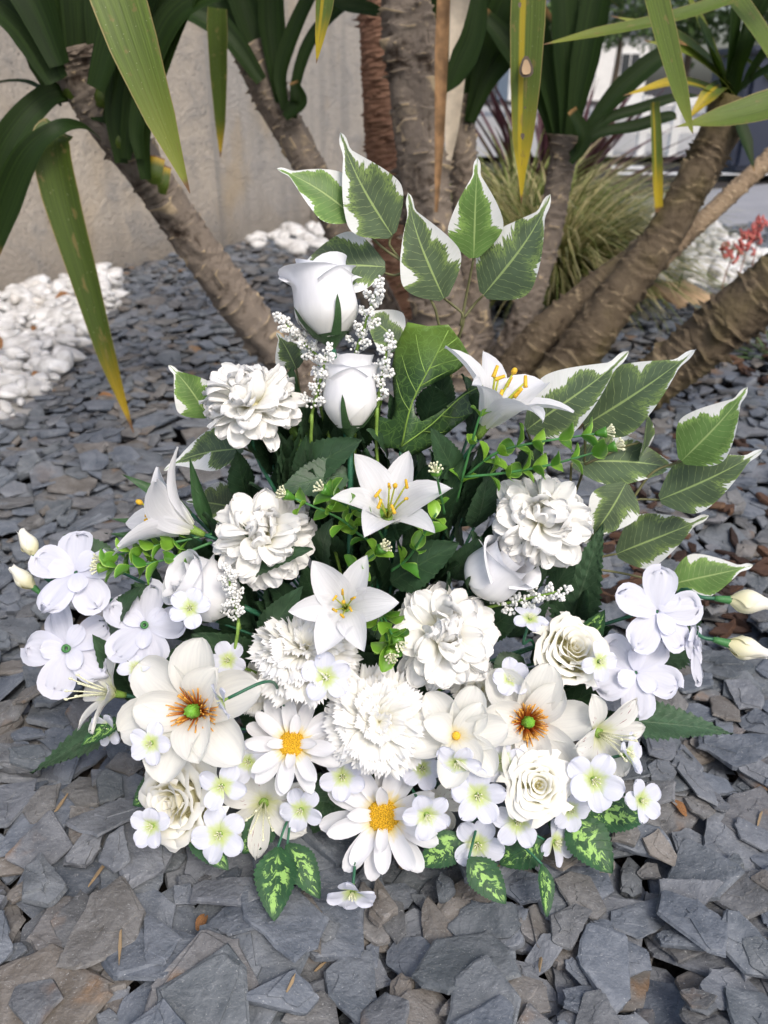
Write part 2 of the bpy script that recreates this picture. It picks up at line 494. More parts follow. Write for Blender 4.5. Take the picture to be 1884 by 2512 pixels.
def concrete(name, base, warm, cool, streaks):
    n = Nodes(name)
    o = n.obj()
    big = n.noise(o, 1.6, 5, 0.6)
    mid = n.noise(o, 5, 6, 0.7, dist=0.6)
    fine = n.noise(o, 60, 4, 0.65)
    c = n.mix(n.smooth(big, 0.35, 0.7), base, warm)
    c = n.mix(n.math('MULTIPLY', n.smooth(mid, 0.48, 0.66), 0.75), c, cool)
    c = n.mix(n.math('MULTIPLY', n.smooth(fine, 0.5, 0.7), 0.35), c, (0.20, 0.185, 0.165))
    c = n.mix(n.math('MULTIPLY', n.smooth(fine, 0.45, 0.3), 0.4), c, (0.50, 0.45, 0.385))
    yel = n.noise(n.scl(o, (2.5, 2.5, 1.4)), 1.0, 4)
    c = n.mix(n.math('MULTIPLY', n.smooth(yel, 0.5, 0.68), 0.5), c, (0.34, 0.245, 0.12))
    if streaks:
        s = n.noise(n.scl(o, (9, 9, 0.5)), 1.0, 3)
        c = n.mix(n.math('MULTIPLY', n.smooth(s, 0.45, 0.68), streaks), c, (0.23, 0.22, 0.205))
    zz = n.node('ShaderNodeSeparateXYZ', 2, Vector=o)
    splash = n.math('MULTIPLY', n.smooth(n.math('ADD', zz, n.math('MULTIPLY', n.math('SUBTRACT', mid, 0.5), 0.5)), 0.30, 0.0), 0.55)
    c = n.mix(splash, c, (0.17, 0.15, 0.125))
    pits = n.node('ShaderNodeTexVoronoi', 0, Vector=o, Scale=34.0)
    pm = n.math('MULTIPLY', n.smooth(pits, 0.16, 0.06), n.smooth(mid, 0.45, 0.6))
    c = n.mix(n.math('MULTIPLY', pm, 0.5), c, (0.14, 0.13, 0.12))
    h = n.math('ADD', n.math('MULTIPLY', fine, 0.5), n.math('SUBTRACT', mid, pm))
    return n.finish(c, 0.9, n.bump(h, 0.9, 0.02), 0, 0.2)

concrete('concrete_rough', (0.335, 0.30, 0.258), (0.44, 0.385, 0.315), (0.235, 0.225, 0.21), 0.3)
concrete('concrete_smooth', (0.315, 0.295, 0.27), (0.365, 0.33, 0.285), (0.245, 0.235, 0.225), 0.7)
n = Nodes('grass_blade')
u, v = n.uv()
rn = n.node('ShaderNodeNewGeometry', 8)
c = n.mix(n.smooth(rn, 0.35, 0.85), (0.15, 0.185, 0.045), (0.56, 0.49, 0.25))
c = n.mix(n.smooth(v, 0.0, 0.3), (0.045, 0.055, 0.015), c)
n.finish(c, 0.55, None, 0.25, 0.3)
plain('flax_leaf', (0.075, 0.028, 0.036), 0.45, 0.4, 20, 0.1)
plain('red_flower', (0.72, 0.19, 0.17), 0.6, 0.2, 40, 0.2)
plain('red_stalk', (0.30, 0.12, 0.09), 0.6)
plain('foliage_far', (0.06, 0.105, 0.03), 0.6, 0.4, 3, 0.2)
plain('foliage_low', (0.07, 0.12, 0.04), 0.6, 0.4, 20, 0.2)
plain('house_render', (0.74, 0.73, 0.70), 0.9, 0.05, 3)
plain('roof_slate', (0.10, 0.105, 0.12), 0.7, 0.2, 8)
plain('white_paint', (0.76, 0.76, 0.74), 0.6, 0.06, 6)
plain('navy_paint', (0.028, 0.036, 0.062), 0.45, 0.1, 2)
plain('rubber', (0.015, 0.015, 0.016), 0.7)
plain('bark_far', (0.09, 0.07, 0.05), 0.9, 0.3, 8)
n = Nodes('window_glass')
n.finish((0.03, 0.04, 0.05), 0.08, None, 0, 0.6)

# ------------------------------------------------------------------ mesh helpers
def new_obj(name, data, mat=None, parent=None):
    o = bpy.data.objects.new(name, data)
    COL.objects.link(o)
    if mat and data is not None and not data.materials:
        data.materials.append(MATS[mat])
    if parent is not None:
        o.parent = parent
    return o

def tag(o, label=None, cat=None, group=None, kind=None):
    if label:
        o['label'] = label
    if cat:
        o['category'] = cat
    if group:
        o['group'] = group
    if kind:
        o['kind'] = kind
    return o

def mesh_from(name, V, Fc, uv=None, smooth=True, attr=None):
    me = bpy.data.meshes.new(name)
    V = np.asarray(V, dtype=np.float32)
    me.from_pydata(V.tolist(), [], [tuple(int(i) for i in f) for f in Fc])
    if uv is not None:
        l = me.uv_layers.new(name='UVMap')
        idx = np.empty(len(me.loops), dtype=np.int32)
        me.loops.foreach_get('vertex_index', idx)
        l.data.foreach_set('uv', np.asarray(uv, dtype=np.float32)[idx].ravel())
    if attr is not None:
        a = me.attributes.new('ring', 'FLOAT', 'POINT')
        a.data.foreach_set('value', np.asarray(attr, dtype=np.float32))
    if smooth:
        me.polygons.foreach_set('use_smooth', [True] * len(me.polygons))
    me.update()
    return me

def grid_faces(nr, nc, wrap=False, base=0):
    f = []
    for i in range(nr - 1):
        for j in range(nc if wrap else nc - 1):
            k = (j + 1) % nc
            f.append((base + i * nc + j, base + i * nc + k, base + (i + 1) * nc + k, base + (i + 1) * nc + j))
    return f

def prof(s, peak, base, a, b):
    up = base + (1 - base) * np.sin(np.clip(s / peak, 0, 1) * PI / 2)
    dn = np.clip(1 - np.clip((s - peak) / (1 - peak), 0, 1) ** a, 0, 1) ** b
    return np.where(s < peak, up, dn)

CACHE = {}

def petal(seed=0, L=1.0, W=0.6, peak=0.62, base=0.25, a=2.0, b=0.5, e0=0.0, e1=0.0, ek=1.0, cup=0.2, ruf=0.0, rufn=2.0,
          serr=0.0, nserr=7, notch=0.0, fold=0.0, nu=7, nv=8, x0=0.0, lat=0.0, saw=0.0, nsaw=12, pleat=0.0, npl=10, drip=0.0, wob=0.02, twist=0.0, tipw=0.0):
    key = ('p', seed, L, W, peak, base, a, b, e0, e1, ek, cup, ruf, rufn, serr, nserr, notch, fold, nu, nv, x0, lat, saw, nsaw, pleat, npl, drip, wob, twist, tipw)
    if key in CACHE:
        return CACHE[key]
    rg = np.random.default_rng(seed + 1000)
    t = np.linspace(0, 1, nv + 1)
    if saw or drip:
        s = t
    elif tipw:
        s = t ** 0.8
    else:                                  # rows closer together where the tip rounds off
        n2 = max(3, nv // 2)
        n1 = nv - n2
        s = np.concatenate([np.linspace(0, peak, n1 + 1)[:-1], peak + (1 - peak) * np.sin(np.linspace(0, PI / 2, n2 + 1))])
    u = np.linspace(-1, 1, nu)
    S, U = np.meshgrid(s, u, indexing='ij')
    lf = 1 - notch * np.exp(-(U / 0.22) ** 2)
    if serr:
        tri = np.abs(((U * nserr * 0.5) % 1.0) - 0.5) * 2
        lf = lf + serr * (tri - 0.5)
        lf = lf + serr * 0.5 * np.interp(u, np.linspace(-1, 1, 9), rg.uniform(-1, 1, 9))[None, :]
    Se = S * (1 + (lf - 1) * S ** 3)
    w = prof(s, peak, base, a, b)
    if drip:
        w = np.maximum(prof(np.clip(s / 0.90, 0, 1), peak, base, a, b), drip * np.clip((1.0 - s) * 13, 0, 1) ** 0.5 * (s > peak))
    w = np.maximum(w, tipw * (s > peak))
    if saw:
        z = (np.arange(nv + 1) % 2) * saw
        w = w * (1 - z) + 0.004
    w = w * W / 2
    # centre line
    fs = np.linspace(0, 1.15, 60)
    ang = np.radians(e0 + (e1 - e0) * np.clip(fs, 0, 1.1) ** ek)
    cx = np.concatenate([[0], np.cumsum(np.cos(ang[:-1]) * np.diff(fs))]) * L
    cz = np.concatenate([[0], np.cumsum(np.sin(ang[:-1]) * np.diff(fs))]) * L
    X = np.interp(Se, fs, cx)
    Z = np.interp(Se, fs, cz)
    A = np.interp(Se, fs, ang)
    wu = w[:, None] * U
    k = cup * np.clip(S * 2.2, 0.25, 1)
    nrm = k * w[:, None] * (U ** 2) + fold * np.abs(wu)
    Y = wu * (1 - 0.25 * np.clip(k, 0, 1.5) * U ** 2) + lat * S ** (3.0 if drip else 2.2) * L
    ph = rg.uniform(0, 6.28, 4)
    if ruf:
        nrm = nrm + ruf * W * (S ** 2) * (np.sin(U * rufn * PI + ph[0]) * (0.4 + 0.6 * np.abs(U)) + 0.5 * np.sin(U * rufn * 2.3 * PI + ph[1] + S * 3))
    nrm = nrm + wob * L * np.sin(S * 4.1 + ph[2] + U * 0.9) * S
    if pleat:
        nrm = nrm + pleat * L * np.sin(2 * PI * (S * npl - np.abs(U) * 1.5)) * np.clip(np.abs(U) * 3, 0, 1)
    if twist:
        nrm = nrm + twist * wu * S
    V = np.stack([x0 + X - np.sin(A) * nrm, Y, Z + np.cos(A) * nrm], -1).reshape(-1, 3)
    uv = np.stack([(U + 1) / 2, S], -1).reshape(-1, 2)
    me = mesh_from('petal', V, grid_faces(nv + 1, nu), uv)
    CACHE[key] = me
    return me

def with_mat(me, mat):
    """a copy of shared mesh data for each material"""
    k = ('m', me.name, mat)
    if k not in CACHE:
        if not me.materials:
            me.materials.append(MATS[mat])
            CACHE[k] = me
        elif me.materials[0] == MATS[mat]:
            CACHE[k] = me
        else:
            c = me.copy()
            c.materials.clear()
            c.materials.append(MATS[mat])
            CACHE[k] = c
    return CACHE[k]

def put(name, me, mat, parent, az=0.0, el=0.0, roll=0.0, loc=(0, 0, 0), sc=1.0):
    o = new_obj(name, with_mat(me, mat), None, parent)
    m = Matrix.Rotation(az, 3, 'Z') @ Matrix.Rotation(-el, 3, 'Y') @ Matrix.Rotation(roll, 3, 'X')
    o.rotation_euler = m.to_euler()
    o.location = loc
    o.scale = (sc, sc, sc)
    return o

def wrap(seed=0, rb=0.1, rm=0.3, rt=0.28, h=1.0, span=200, flare=0.05, edge=0.25, ruf=0.0, nu=13, nv=9, z0=0.0, mid=0.4, curl=0.0):
    """a petal wrapped round the flower's axis"""
    key = ('w', seed, rb, rm, rt, h, span, flare, edge, ruf, nu, nv, z0, mid, curl)
    if key in CACHE:
        return CACHE[key]
    rg = np.random.default_rng(seed + 77)
    s = np.linspace(0, 1, nv + 1)
    u = np.linspace(-1, 1, nu)
    S, U = np.meshgrid(s, u, indexing='ij')
    rad = np.where(S < mid, rb + (rm - rb) * np.sin(np.clip(S / mid, 0, 1) * PI / 2), rm + (rt - rm) * (0.5 - 0.5 * np.cos(np.clip((S - mid) / (1 - mid), 0, 1) * PI)))
    ph = rg.uniform(0, 6.28, 3)
    rad = rad + flare * S ** 5 * (1 + 0.5 * np.sin(U * 3 + ph[0]))
    rad = rad + ruf * S ** 3 * np.sin(U * 7 + ph[1]) + 0.015 * (U + 1)
    wid = 0.45 + 0.55 * np.clip(S * 2.5, 0, 1)
    A = U * R(span) / 2 * wid
    Z = z0 + h * S * (1 - edge * np.abs(U) ** 2.6 * S) - curl * flare * S ** 8 + 0.02 * h * np.sin(U * 5 + ph[2]) * S ** 3
    V = np.stack([rad * np.cos(A), rad * np.sin(A), Z], -1).reshape(-1, 3)
    uv = np.stack([(U + 1) / 2, S], -1).reshape(-1, 2)
    me = mesh_from('petal', V, grid_faces(nv + 1, nu), uv)
    CACHE[key] = me
    return me

def smooth_path(pts, n=12):
    P = [Vector(p) for p in pts]
    if len(P) == 2:
        return [P[0].lerp(P[1], i / n) for i in range(n + 1)]
    out = []
    Q = [P[0] * 2 - P[1]] + P + [P[-1] * 2 - P[-2]]
    seg = max(2, n // (len(P) - 1))
    for i in range(1, len(Q) - 2):
        for k in range(seg):
            t = k / seg
            a, b, c, d = Q[i - 1], Q[i], Q[i + 1], Q[i + 2]
            out.append(0.5 * ((2 * b) + (c - a) * t + (2 * a - 5 * b + 4 * c - d) * t * t + (3 * b - a - 3 * c + d) * t ** 3))
    out.append(P[-1])
    return out

def tube_data(path, radii, k=7, caps=True):
    n = len(path)
    V, uv = [], []
    nrm = None
    for i, p in enumerate(path):
        d = (path[min(i + 1, n - 1)] - path[max(i - 1, 0)]).normalized()
        if nrm is None:
            nrm = d.orthogonal().normalized()
        else:
            nrm = (nrm - d * nrm.dot(d))
            nrm = nrm.normalized() if nrm.length > 1e-6 else d.orthogonal().normalized()
        bn = d.cross(nrm)
        r = radii[i] if hasattr(radii, '__len__') else radii
        for j in range(k):
            a = 2 * PI * j / k
            V.append(p + (nrm * math.cos(a) + bn * math.sin(a)) * r)
            uv.append((j / k, i / (n - 1)))
    Fc = grid_faces(n, k, True)
    if caps:
        Fc.append(tuple(reversed(range(k))))
        Fc.append(tuple(range((n - 1) * k, n * k)))
    return V, Fc, uv

def tube(name, pts, r, mat, parent=None, k=7, n=12, r2=None):
    path = smooth_path(pts, n)
    rad = [r + ((r2 if r2 is not None else r) - r) * i / (len(path) - 1) for i in range(len(path))]
    V, Fc, uv = tube_data(path, rad, k)
    if parent is not None:
        inv = WM[parent.name].inverted()
        V = [inv @ v for v in V]
    return new_obj(name, mesh_from(name, [tuple(v) for v in V], Fc, uv), mat, parent)

class Bag:
    """collects many small pieces for one joined part"""
    def __init__(self):
        self.V, self.F, self.UV = [], [], []

    def add(self, V, Fc, uv=None):
        b = len(self.V)
        self.V += [tuple(v) for v in V]
        self.F += [tuple(i + b for i in f) for f in Fc]
        self.UV += list(uv) if uv is not None else [(0.5, 0.5)] * len(V)

    def tube(self, pts, r0, r1, k=5, n=5):
        path = smooth_path(pts, n)
        m = len(path)
        self.add(*tube_data(path, [r0 + (r1 - r0) * i / (m - 1) for i in range(m)], k))

    def ball(self, c, r, seg=6, rings=4, squash=1.0):
        V, uv = [], []
        for i in range(rings + 1):
            ph = PI * i / rings
            for j in range(seg):
                a = 2 * PI * j / seg
                V.append((c[0] + r * math.sin(ph) * math.cos(a), c[1] + r * math.sin(ph) * math.sin(a), c[2] + r * squash * math.cos(ph)))
                uv.append((j / seg, i / rings))
        self.add(V, grid_faces(rings + 1, seg, True), uv)

    def build(self, name, mat, parent=None, smooth=True, local=True):
        V = self.V
        if parent is not None and not local:
            inv = WM[parent.name].inverted()
            V = [tuple(inv @ Vector(v)) for v in V]
        return new_obj(name, mesh_from(name, V, self.F, self.UV, smooth), mat, parent)

WM = {}

def thing(name, loc, axis=None, roll=0.0, size=1.0, label=None, cat=None, group=None):
    o = bpy.data.objects.new(name, None)
    o.empty_display_size = 0.02
    COL.objects.link(o)
    m = axes(axis, roll) if axis is not None else Matrix.Identity(4)
    o.rotation_euler = m.to_euler()
    o.location = loc
    o.scale = (size, size, size)
    WM[o.name] = Matrix.Translation(loc) @ m @ Matrix.Scale(size, 4)
    return tag(o, label, cat, group)

POT = Vector((-0.005, 0.725, 0.085))

def flower_stem(root, length=1.0, r=0.0022, mat='green_stem', sag=0.3, end=None, start=0.0, name='stem'):
    m = WM[root.name]
    p0 = m @ Vector((0, 0, start))
    axis = (m.to_3x3() @ Vector((0, 0, 1))).normalized()
    e = Vector(end) if end is not None else POT + Vector((random.uniform(-0.05, 0.05), random.uniform(-0.03, 0.05), 0))
    dist = (e - p0).length
    p1 = p0 - axis * min(0.06, dist * sag)
    return tube(name, [p0, p1, (p1 + e) / 2 + Vector((0, 0.012, 0.012)), e], r, mat, root, 6, 12)

# ------------------------------------------------------------------ flower makers (unit radius, axis +Z)
def sepal_wrap(i, wide):
    key = ('sep', i, wide)
    if key not in CACHE:
        s = np.linspace(0, 1, 9)
        u = np.linspace(-1, 1, 5)
        S, U = np.meshgrid(s, u, indexing='ij')
        hh = 0.34 + 0.06 * (i % 3)
        Z = 0.0 + hh * S
        rad = (0.19 + 0.25 * np.sin(np.clip(Z / 0.36, 0, 1) * PI / 2)) * wide + 0.032 + 0.05 * S ** 5
        ww = 0.30 * (1 - S) ** 1.1 * (1 - 0.45 * np.sin(S * PI)) + 0.030 * (1 - S ** 6)
        A = U * ww
        V = np.stack([rad * np.cos(A), rad * np.sin(A), Z], -1).reshape(-1, 3)
        CACHE[key] = mesh_from('sepal', V, grid_faces(9, 5), np.stack([(U + 1) / 2, S], -1).reshape(-1, 2))
    return CACHE[key]

def place(px, py, Y, rpx=0.0, clear=0.038):
    """a flower's place, never so low that its petals reach into the slates"""
    return at(px, py, min(Y, gnd(px, py, clear + 0.8 * rpx * 0.75 / F_PX).y))

def rosebud(px, py, Y, hpx, axis, label, wide=1.0):
    base = at(px, py, Y)
    h = hpx * depth(base) / F_PX
    t = thing('rosebud', base, axis, random.uniform(0, 6), h, label, 'rosebud', 'white rosebuds in the arrangement')
    for i in range(3):
        put('petal', wrap(i, 0.16, 0.41 * wide, 0.31 * wide, 1.0 - 0.03 * i, 200, 0.16, 0.22, 0.014, 17, 16, 0.0, 0.34, 0.6), 'petal_rosebud', t, i * 2.15)
    for i in range(2):
        put('petal', wrap(10 + i, 0.14, 0.36 * wide, 0.27 * wide, 1.0, 230, 0.06, 0.14, 0.012, 15, 12, 0.0, 0.38, 0.4), 'petal_rosebud', t, 1 + i * 3.0)
    for i in range(3):
        put('petal', wrap(20 + i, 0.08, 0.2 - 0.05 * i, 0.17 - 0.05 * i, 0.93 - 0.02 * i, 260, 0.01, 0.1, 0.006, 13, 8, 0.0, 0.5), 'petal_rosebud', t, 0.4 + i * 2.2)
    b = Bag()
    V, uv = [], []
    for i, (rr, zz) in enumerate([(0.03, -0.18), (0.05, -0.13), (0.12, -0.06), (0.20, 0.0), (0.26, 0.04)]):
        for j in range(14):
            a = 2 * PI * j / 14
            V.append((rr * wide * math.cos(a), rr * wide * math.sin(a), zz))
            uv.append((j / 14, i / 5))
    b.add(V, grid_faces(5, 14, True), uv)
    cal = b.build('calyx', 'sepal_green', t)
    for i in range(5):
        me = sepal_wrap(i, wide)
        put('sepal', me, 'sepal_green', t, i * 2 * PI / 5 + 0.5)
    flower_stem(t, start=-0.12, r=0.0032)
    return t

def lily(px, py, Y, rpx, axis, label, e0=62, e1=8, roll=0.0, stam='mixed', tube_len=0.25, wid=0.62):
    base = at(px, py, Y)
    r = rpx * depth(base) / F_PX
    t = thing('lily', base, axis, roll, r, label, 'lily', 'white lilies in the arrangement')
    for i in range(6):
        inner = i % 2 == 0
        me = petal(300 + i, 1.22, wid * (1.06 if inner else 0.86), 0.45, 0.34, 1.9, 0.95, e0, e1 + random.uniform(-10, 8), 1.25 + (0.5 if e0 > 70 else 0), 0.34, 0.012, 1.5, fold=0.06, nu=9, nv=12, x0=0.05, wob=0.025)
        put('petal', me, 'petal_white', t, i * PI / 3 + random.uniform(-0.1, 0.1), random.uniform(-0.06, 0.06), 0, (0, 0, 0.0 if inner else -0.015))
    for i in range(6):
        a = i * PI / 3 + 0.5
        ex = Vector((math.cos(a) * random.uniform(0.16, 0.3), math.sin(a) * random.uniform(0.16, 0.3), random.uniform(0.5, 0.75)))
        b = Bag()
        b.tube([(math.cos(a) * 0.03, math.sin(a) * 0.03, 0.1), (ex.x * 0.5, ex.y * 0.5, ex.z * 0.6), ex], 0.020, 0.014)
        f = b.build('filament', 'lime_filament', t)
        b = Bag()
        q = Vector((random.uniform(-1, 1), random.uniform(-1, 1), 1.2)).normalized()
        b.tube([ex - q * 0.07, ex, ex + q * 0.09], 0.030, 0.022, 6)
        b.build('anther', 'yellow_anther', f)
    b = Bag()
    b.tube([(0, 0, 0.1), (0.02, 0.02, 0.5), (0.04, 0.03, 0.78)], 0.017, 0.014)
    p = b.build('pistil', 'lime_filament', t)
    b = Bag()
    b.ball((0.045, 0.033, 0.82), 0.042, 7, 5, 1.3)
    b.build('stigma', 'yellow_anther', p)
    b = Bag()
    b.tube([(0, 0, -0.2), (0, 0, -0.05), (0, 0, 0.08)], 0.045, 0.085, 9)
    b.build('flower_tube', 'lime_stem', t)
    flower_stem(t, start=-0.18)
    return t

def pompom(px, py, Y, rpx, axis, label, roll=0.0, n=92, spread=110, squash=1.0):
    c = place(px, py, Y, rpx)
    r = rpx * depth(c) / F_PX
    t = thing('pompom_flower', c, axis, roll, r, label, 'pompom flower', 'full petalled white pompom flowers')
    ga = PI * (3 - math.sqrt(5))
    for i in range(n):
        f = (i + 0.5) / n
        th = R(spread) * math.sqrt(f)
        el = PI / 2 - th
        v = i % 7
        if f < 0.18:
            me = petal(400 + v, 0.78, 0.46, 0.60, 0.2, 2, 0.5, -14, 75, 1.3, 0.25, 0.13, 1.8, nu=9, nv=9, x0=0.14, notch=0.08)
        elif f < 0.6:
            me = petal(410 + v, 0.84, 0.50, 0.60, 0.2, 2, 0.5, 10, -30, 1.4, 0.12, 0.13, 1.8, nu=9, nv=9, x0=0.16, notch=0.08)
        else:
            me = petal(420 + v, 0.86, 0.52, 0.60, 0.2, 2, 0.5, 10, -26, 1.4, 0.10, 0.11, 1.7, nu=9, nv=9, x0=0.18, notch=0.08)
        put('petal', me, 'petal_pompom', t, i * ga + random.uniform(-0.35, 0.35), el + random.uniform(-0.28, 0.28), random.uniform(-0.8, 0.8), (0, 0, 0), random.uniform(0.82, 1.04))
    b = Bag()
    b.ball((0, 0, -0.04), 0.26, 10, 7)
    b.build('flower_heart', 'petal_cream_rose', t)
    flower_stem(t, start=-0.2)
    return t

def carnation(px, py, Y, rpx, axis, label, roll=0.0, rings=((12, 2, 1.0), (12, 15, 0.97), (11, 28, 0.90), (10, 42, 0.80), (8, 57, 0.68), (6, 74, 0.55)), mat='petal_carnation'):
    c = place(px, py, Y, rpx)
    r = rpx * depth(c) / F_PX
    t = thing('carnation', c, axis, roll, r, label, 'carnation', 'fringed white carnations')
    for k, (n, el, L) in enumerate(rings):
        for i in range(n):
            me = petal(500 + (i + k) % 8, 1.0, 0.70, 0.80, 0.14, 2.0, 0.5, 16, -34, 1.2, 0.02, 0.09, 2.2, 0.075, 9, nu=19, nv=7, x0=0.02, tipw=0.86)
            put('petal', me, mat, t, 2 * PI * (i + 0.5 * k) / n + random.uniform(-0.1, 0.1), R(el + random.uniform(-10, 10)), random.uniform(-0.55, 0.55), (0, 0, 0.02 * k), L * random.uniform(0.90, 1.05))
    b = Bag()
    b.tube([(0, 0, -0.4), (0, 0, -0.15), (0, 0, 0.05)], 0.13, 0.2, 9)
    b.build('calyx', 'sepal_green', t)
    flower_stem(t, start=-0.35)
    return t

def daisy(px, py, Y, rpx, axis, label, roll=0.0):
    c = place(px, py, Y, rpx)
    r = rpx * depth(c) / F_PX
    t = thing('daisy', c, axis, roll, r, label, 'daisy', 'white daisies with yellow discs')
    for ring, (n, e, L, z) in enumerate([(10, -4, 1.0, 0.0), (9, 10, 0.9, 0.035), (4, 34, 0.62, 0.06)]):
        for i in range(n):
            me = petal(600 + (i + ring) % 6, 0.86, 0.36, 0.62, 0.38, 2.2, 0.5, e, e + 16, 1, 0.42, 0.02, 1.2, nu=7, nv=8, x0=0.14, wob=0.035)
            put('petal', me, 'petal_daisy', t, 2 * PI * (i + 0.45 * ring) / n + random.uniform(-0.12, 0.12), random.uniform(-0.13, 0.13), random.uniform(-0.3, 0.3), (0, 0, z), L * random.uniform(0.94, 1.05))
    b = Bag()
    V, uv = [], []
    for i in range(9):
        ph = i / 8 * PI / 2
        for j in range(18):
            a = 2 * PI * j / 18
            V.append((0.25 * math.cos(ph) * math.cos(a), 0.25 * math.cos(ph) * math.sin(a), 0.03 + 0.13 * math.sin(ph)))
            uv.append((j / 18, i / 8))
    b.add(V, grid_faces(9, 18, True), uv)
    ga = PI * (3 - math.sqrt(5))
    for i in range(150):
        f = math.sqrt((i + 0.5) / 150)
        a = i * ga
        b.ball((0.25 * f * math.cos(a), 0.25 * f * math.sin(a), 0.03 + 0.13 * math.sqrt(max(0, 1 - f * f)) + 0.006), 0.016 * random.uniform(0.8, 1.3), 5, 3, 1.4)
    b.build('flower_disc', 'daisy_disc', t)
    b = Bag()
    b.tube([(0, 0, -0.25), (0, 0, -0.1), (0, 0, 0.0)], 0.08, 0.17, 9)
    b.build('calyx', 'sepal_green', t)
    flower_stem(t, start=-0.2)
    return t

def magnolia(px, py, Y, rpx, axis, label, roll=0.0, small=False):
    c = place(px, py, Y, rpx)
    r = rpx * depth(c) / F_PX
    t = thing('magnolia', c, axis, roll, r, label, 'magnolia', 'cream magnolias in the arrangement')
    for ring, (n, e0, e1, L, W) in enumerate([(6, 32, 8, 1.04, 0.80), (3, 44, 26, 0.84, 0.68)]):
        for i in range(n):
            me = petal(700 + (i + 3 * ring) % 6, L, W, 0.60, 0.3, 2.1, 0.52, e0, e1, 0.8, 0.62, 0.03, 1.3, nu=11, nv=11, x0=0.05, wob=0.045)
            put('petal', me, 'petal_magnolia', t, 2 * PI * (i + 0.3 * ring) / n + random.uniform(-0.12, 0.12), random.uniform(-0.12, 0.12), random.uniform(-0.18, 0.18), (0, 0, 0.02 * ring))
    if not small:
        b = Bag()
        for i in range(96):
            a = random.uniform(0, 2 * PI)
            th = R(random.uniform(20, 76))
            L = random.uniform(0.24, 0.40)
            d = Vector((math.sin(th) * math.cos(a), math.sin(th) * math.sin(a), math.cos(th)))
            p0 = Vector((0.07 * math.cos(a), 0.07 * math.sin(a), 0.02 + random.uniform(0, 0.06)))
            b.tube([p0, p0 + d * L * 0.5 + Vector((0, 0, -0.01)), p0 + d * L + Vector((0, 0, 0.02))], 0.018, 0.011, 4, 3)
        s = b.build('stamens', 'stamen_rust', t)
        b = Bag()
        V, uv = [], []
        for i in range(10):
            f = i / 9
            rr = 0.105 * (1 - 0.3 * f) * math.sqrt(max(0.0, 1 - max(0, (f - 0.75) / 0.25) ** 2)) + 0.001
            for j in range(12):
                a = 2 * PI * j / 12
                k = 1 + 0.08 * ((i + j) % 2)
                V.append((rr * k * math.cos(a), rr * k * math.sin(a), 0.03 + 0.3 * f))
                uv.append((j / 12, f))
        b.add(V, grid_faces(10, 12, True), uv)
        for i in range(26):
            f = (i + 0.5) / 26
            a = i * 2.4
            b.ball((0.10 * (1 - 0.3 * f) * math.cos(a), 0.10 * (1 - 0.3 * f) * math.sin(a), 0.05 + 0.27 * f), 0.018, 5, 3)
        b.build('pistil', 'pistil_green', t)
    else:
        b = Bag()
        b.ball((0, 0, 0.08), 0.09, 8, 6)
        b.build('flower_heart', 'yellow_anther', t)
    flower_stem(t, start=-0.02, r=0.003)
    return t

def hydrangea(px, py, Y, rpx, axis, label, roll=0.0, green=True):
    c = place(px, py, Y, rpx)
    r = rpx * depth(c) / F_PX
    t = thing('five_petal_flower', c, axis, roll, r, label, 'flower', 'large pale lilac white blooms at the sides')
    for i in range(5):
        me = petal(800 + i + 5 * (int(px) % 5), 0.98, 0.84, 0.68, 0.18, 2.8, 0.5, 14, -10, 0.8, 0.04, 0.085, 1.8, 0.16, 4, notch=0.12, nu=13, nv=9, x0=0.04)
        put('petal', me, 'petal_lavender', t, 2 * PI * i / 5 + random.uniform(-0.12, 0.12), random.uniform(-0.15, 0.15), random.uniform(-0.3, 0.3))
    for i in range(3):
        me = petal(850 + i + 3 * (int(px) % 5), 0.56, 0.46, 0.62, 0.3, 2.2, 0.5, 20, 2, 0.8, 0.12, 0.07, 1.5, nu=9, nv=7, x0=0.05)
        put('petal', me, 'petal_lavender', t, 2 * PI * i / 3 + 0.5 + random.uniform(-0.2, 0.2), random.uniform(-0.12, 0.12), random.uniform(-0.25, 0.25), (0, 0, 0.05))
    if green:
        b = Bag()
        k = 12
        V, uv = [], []
        for rr, zz in [(0.075, 0.0), (0.095, 0.10), (0.10, 0.16), (0.055, 0.17), (0.035, 0.10)]:
            for j in range(k):
                a = 2 * PI * j / k
                V.append((rr * math.cos(a), rr * math.sin(a), zz))
                uv.append((0, 0))
        b.add(V, grid_faces(5, k, True), uv)
        b.build('flower_tube', 'green_tube', t)
    flower_stem(t, start=-0.02, r=0.0022)
    return t

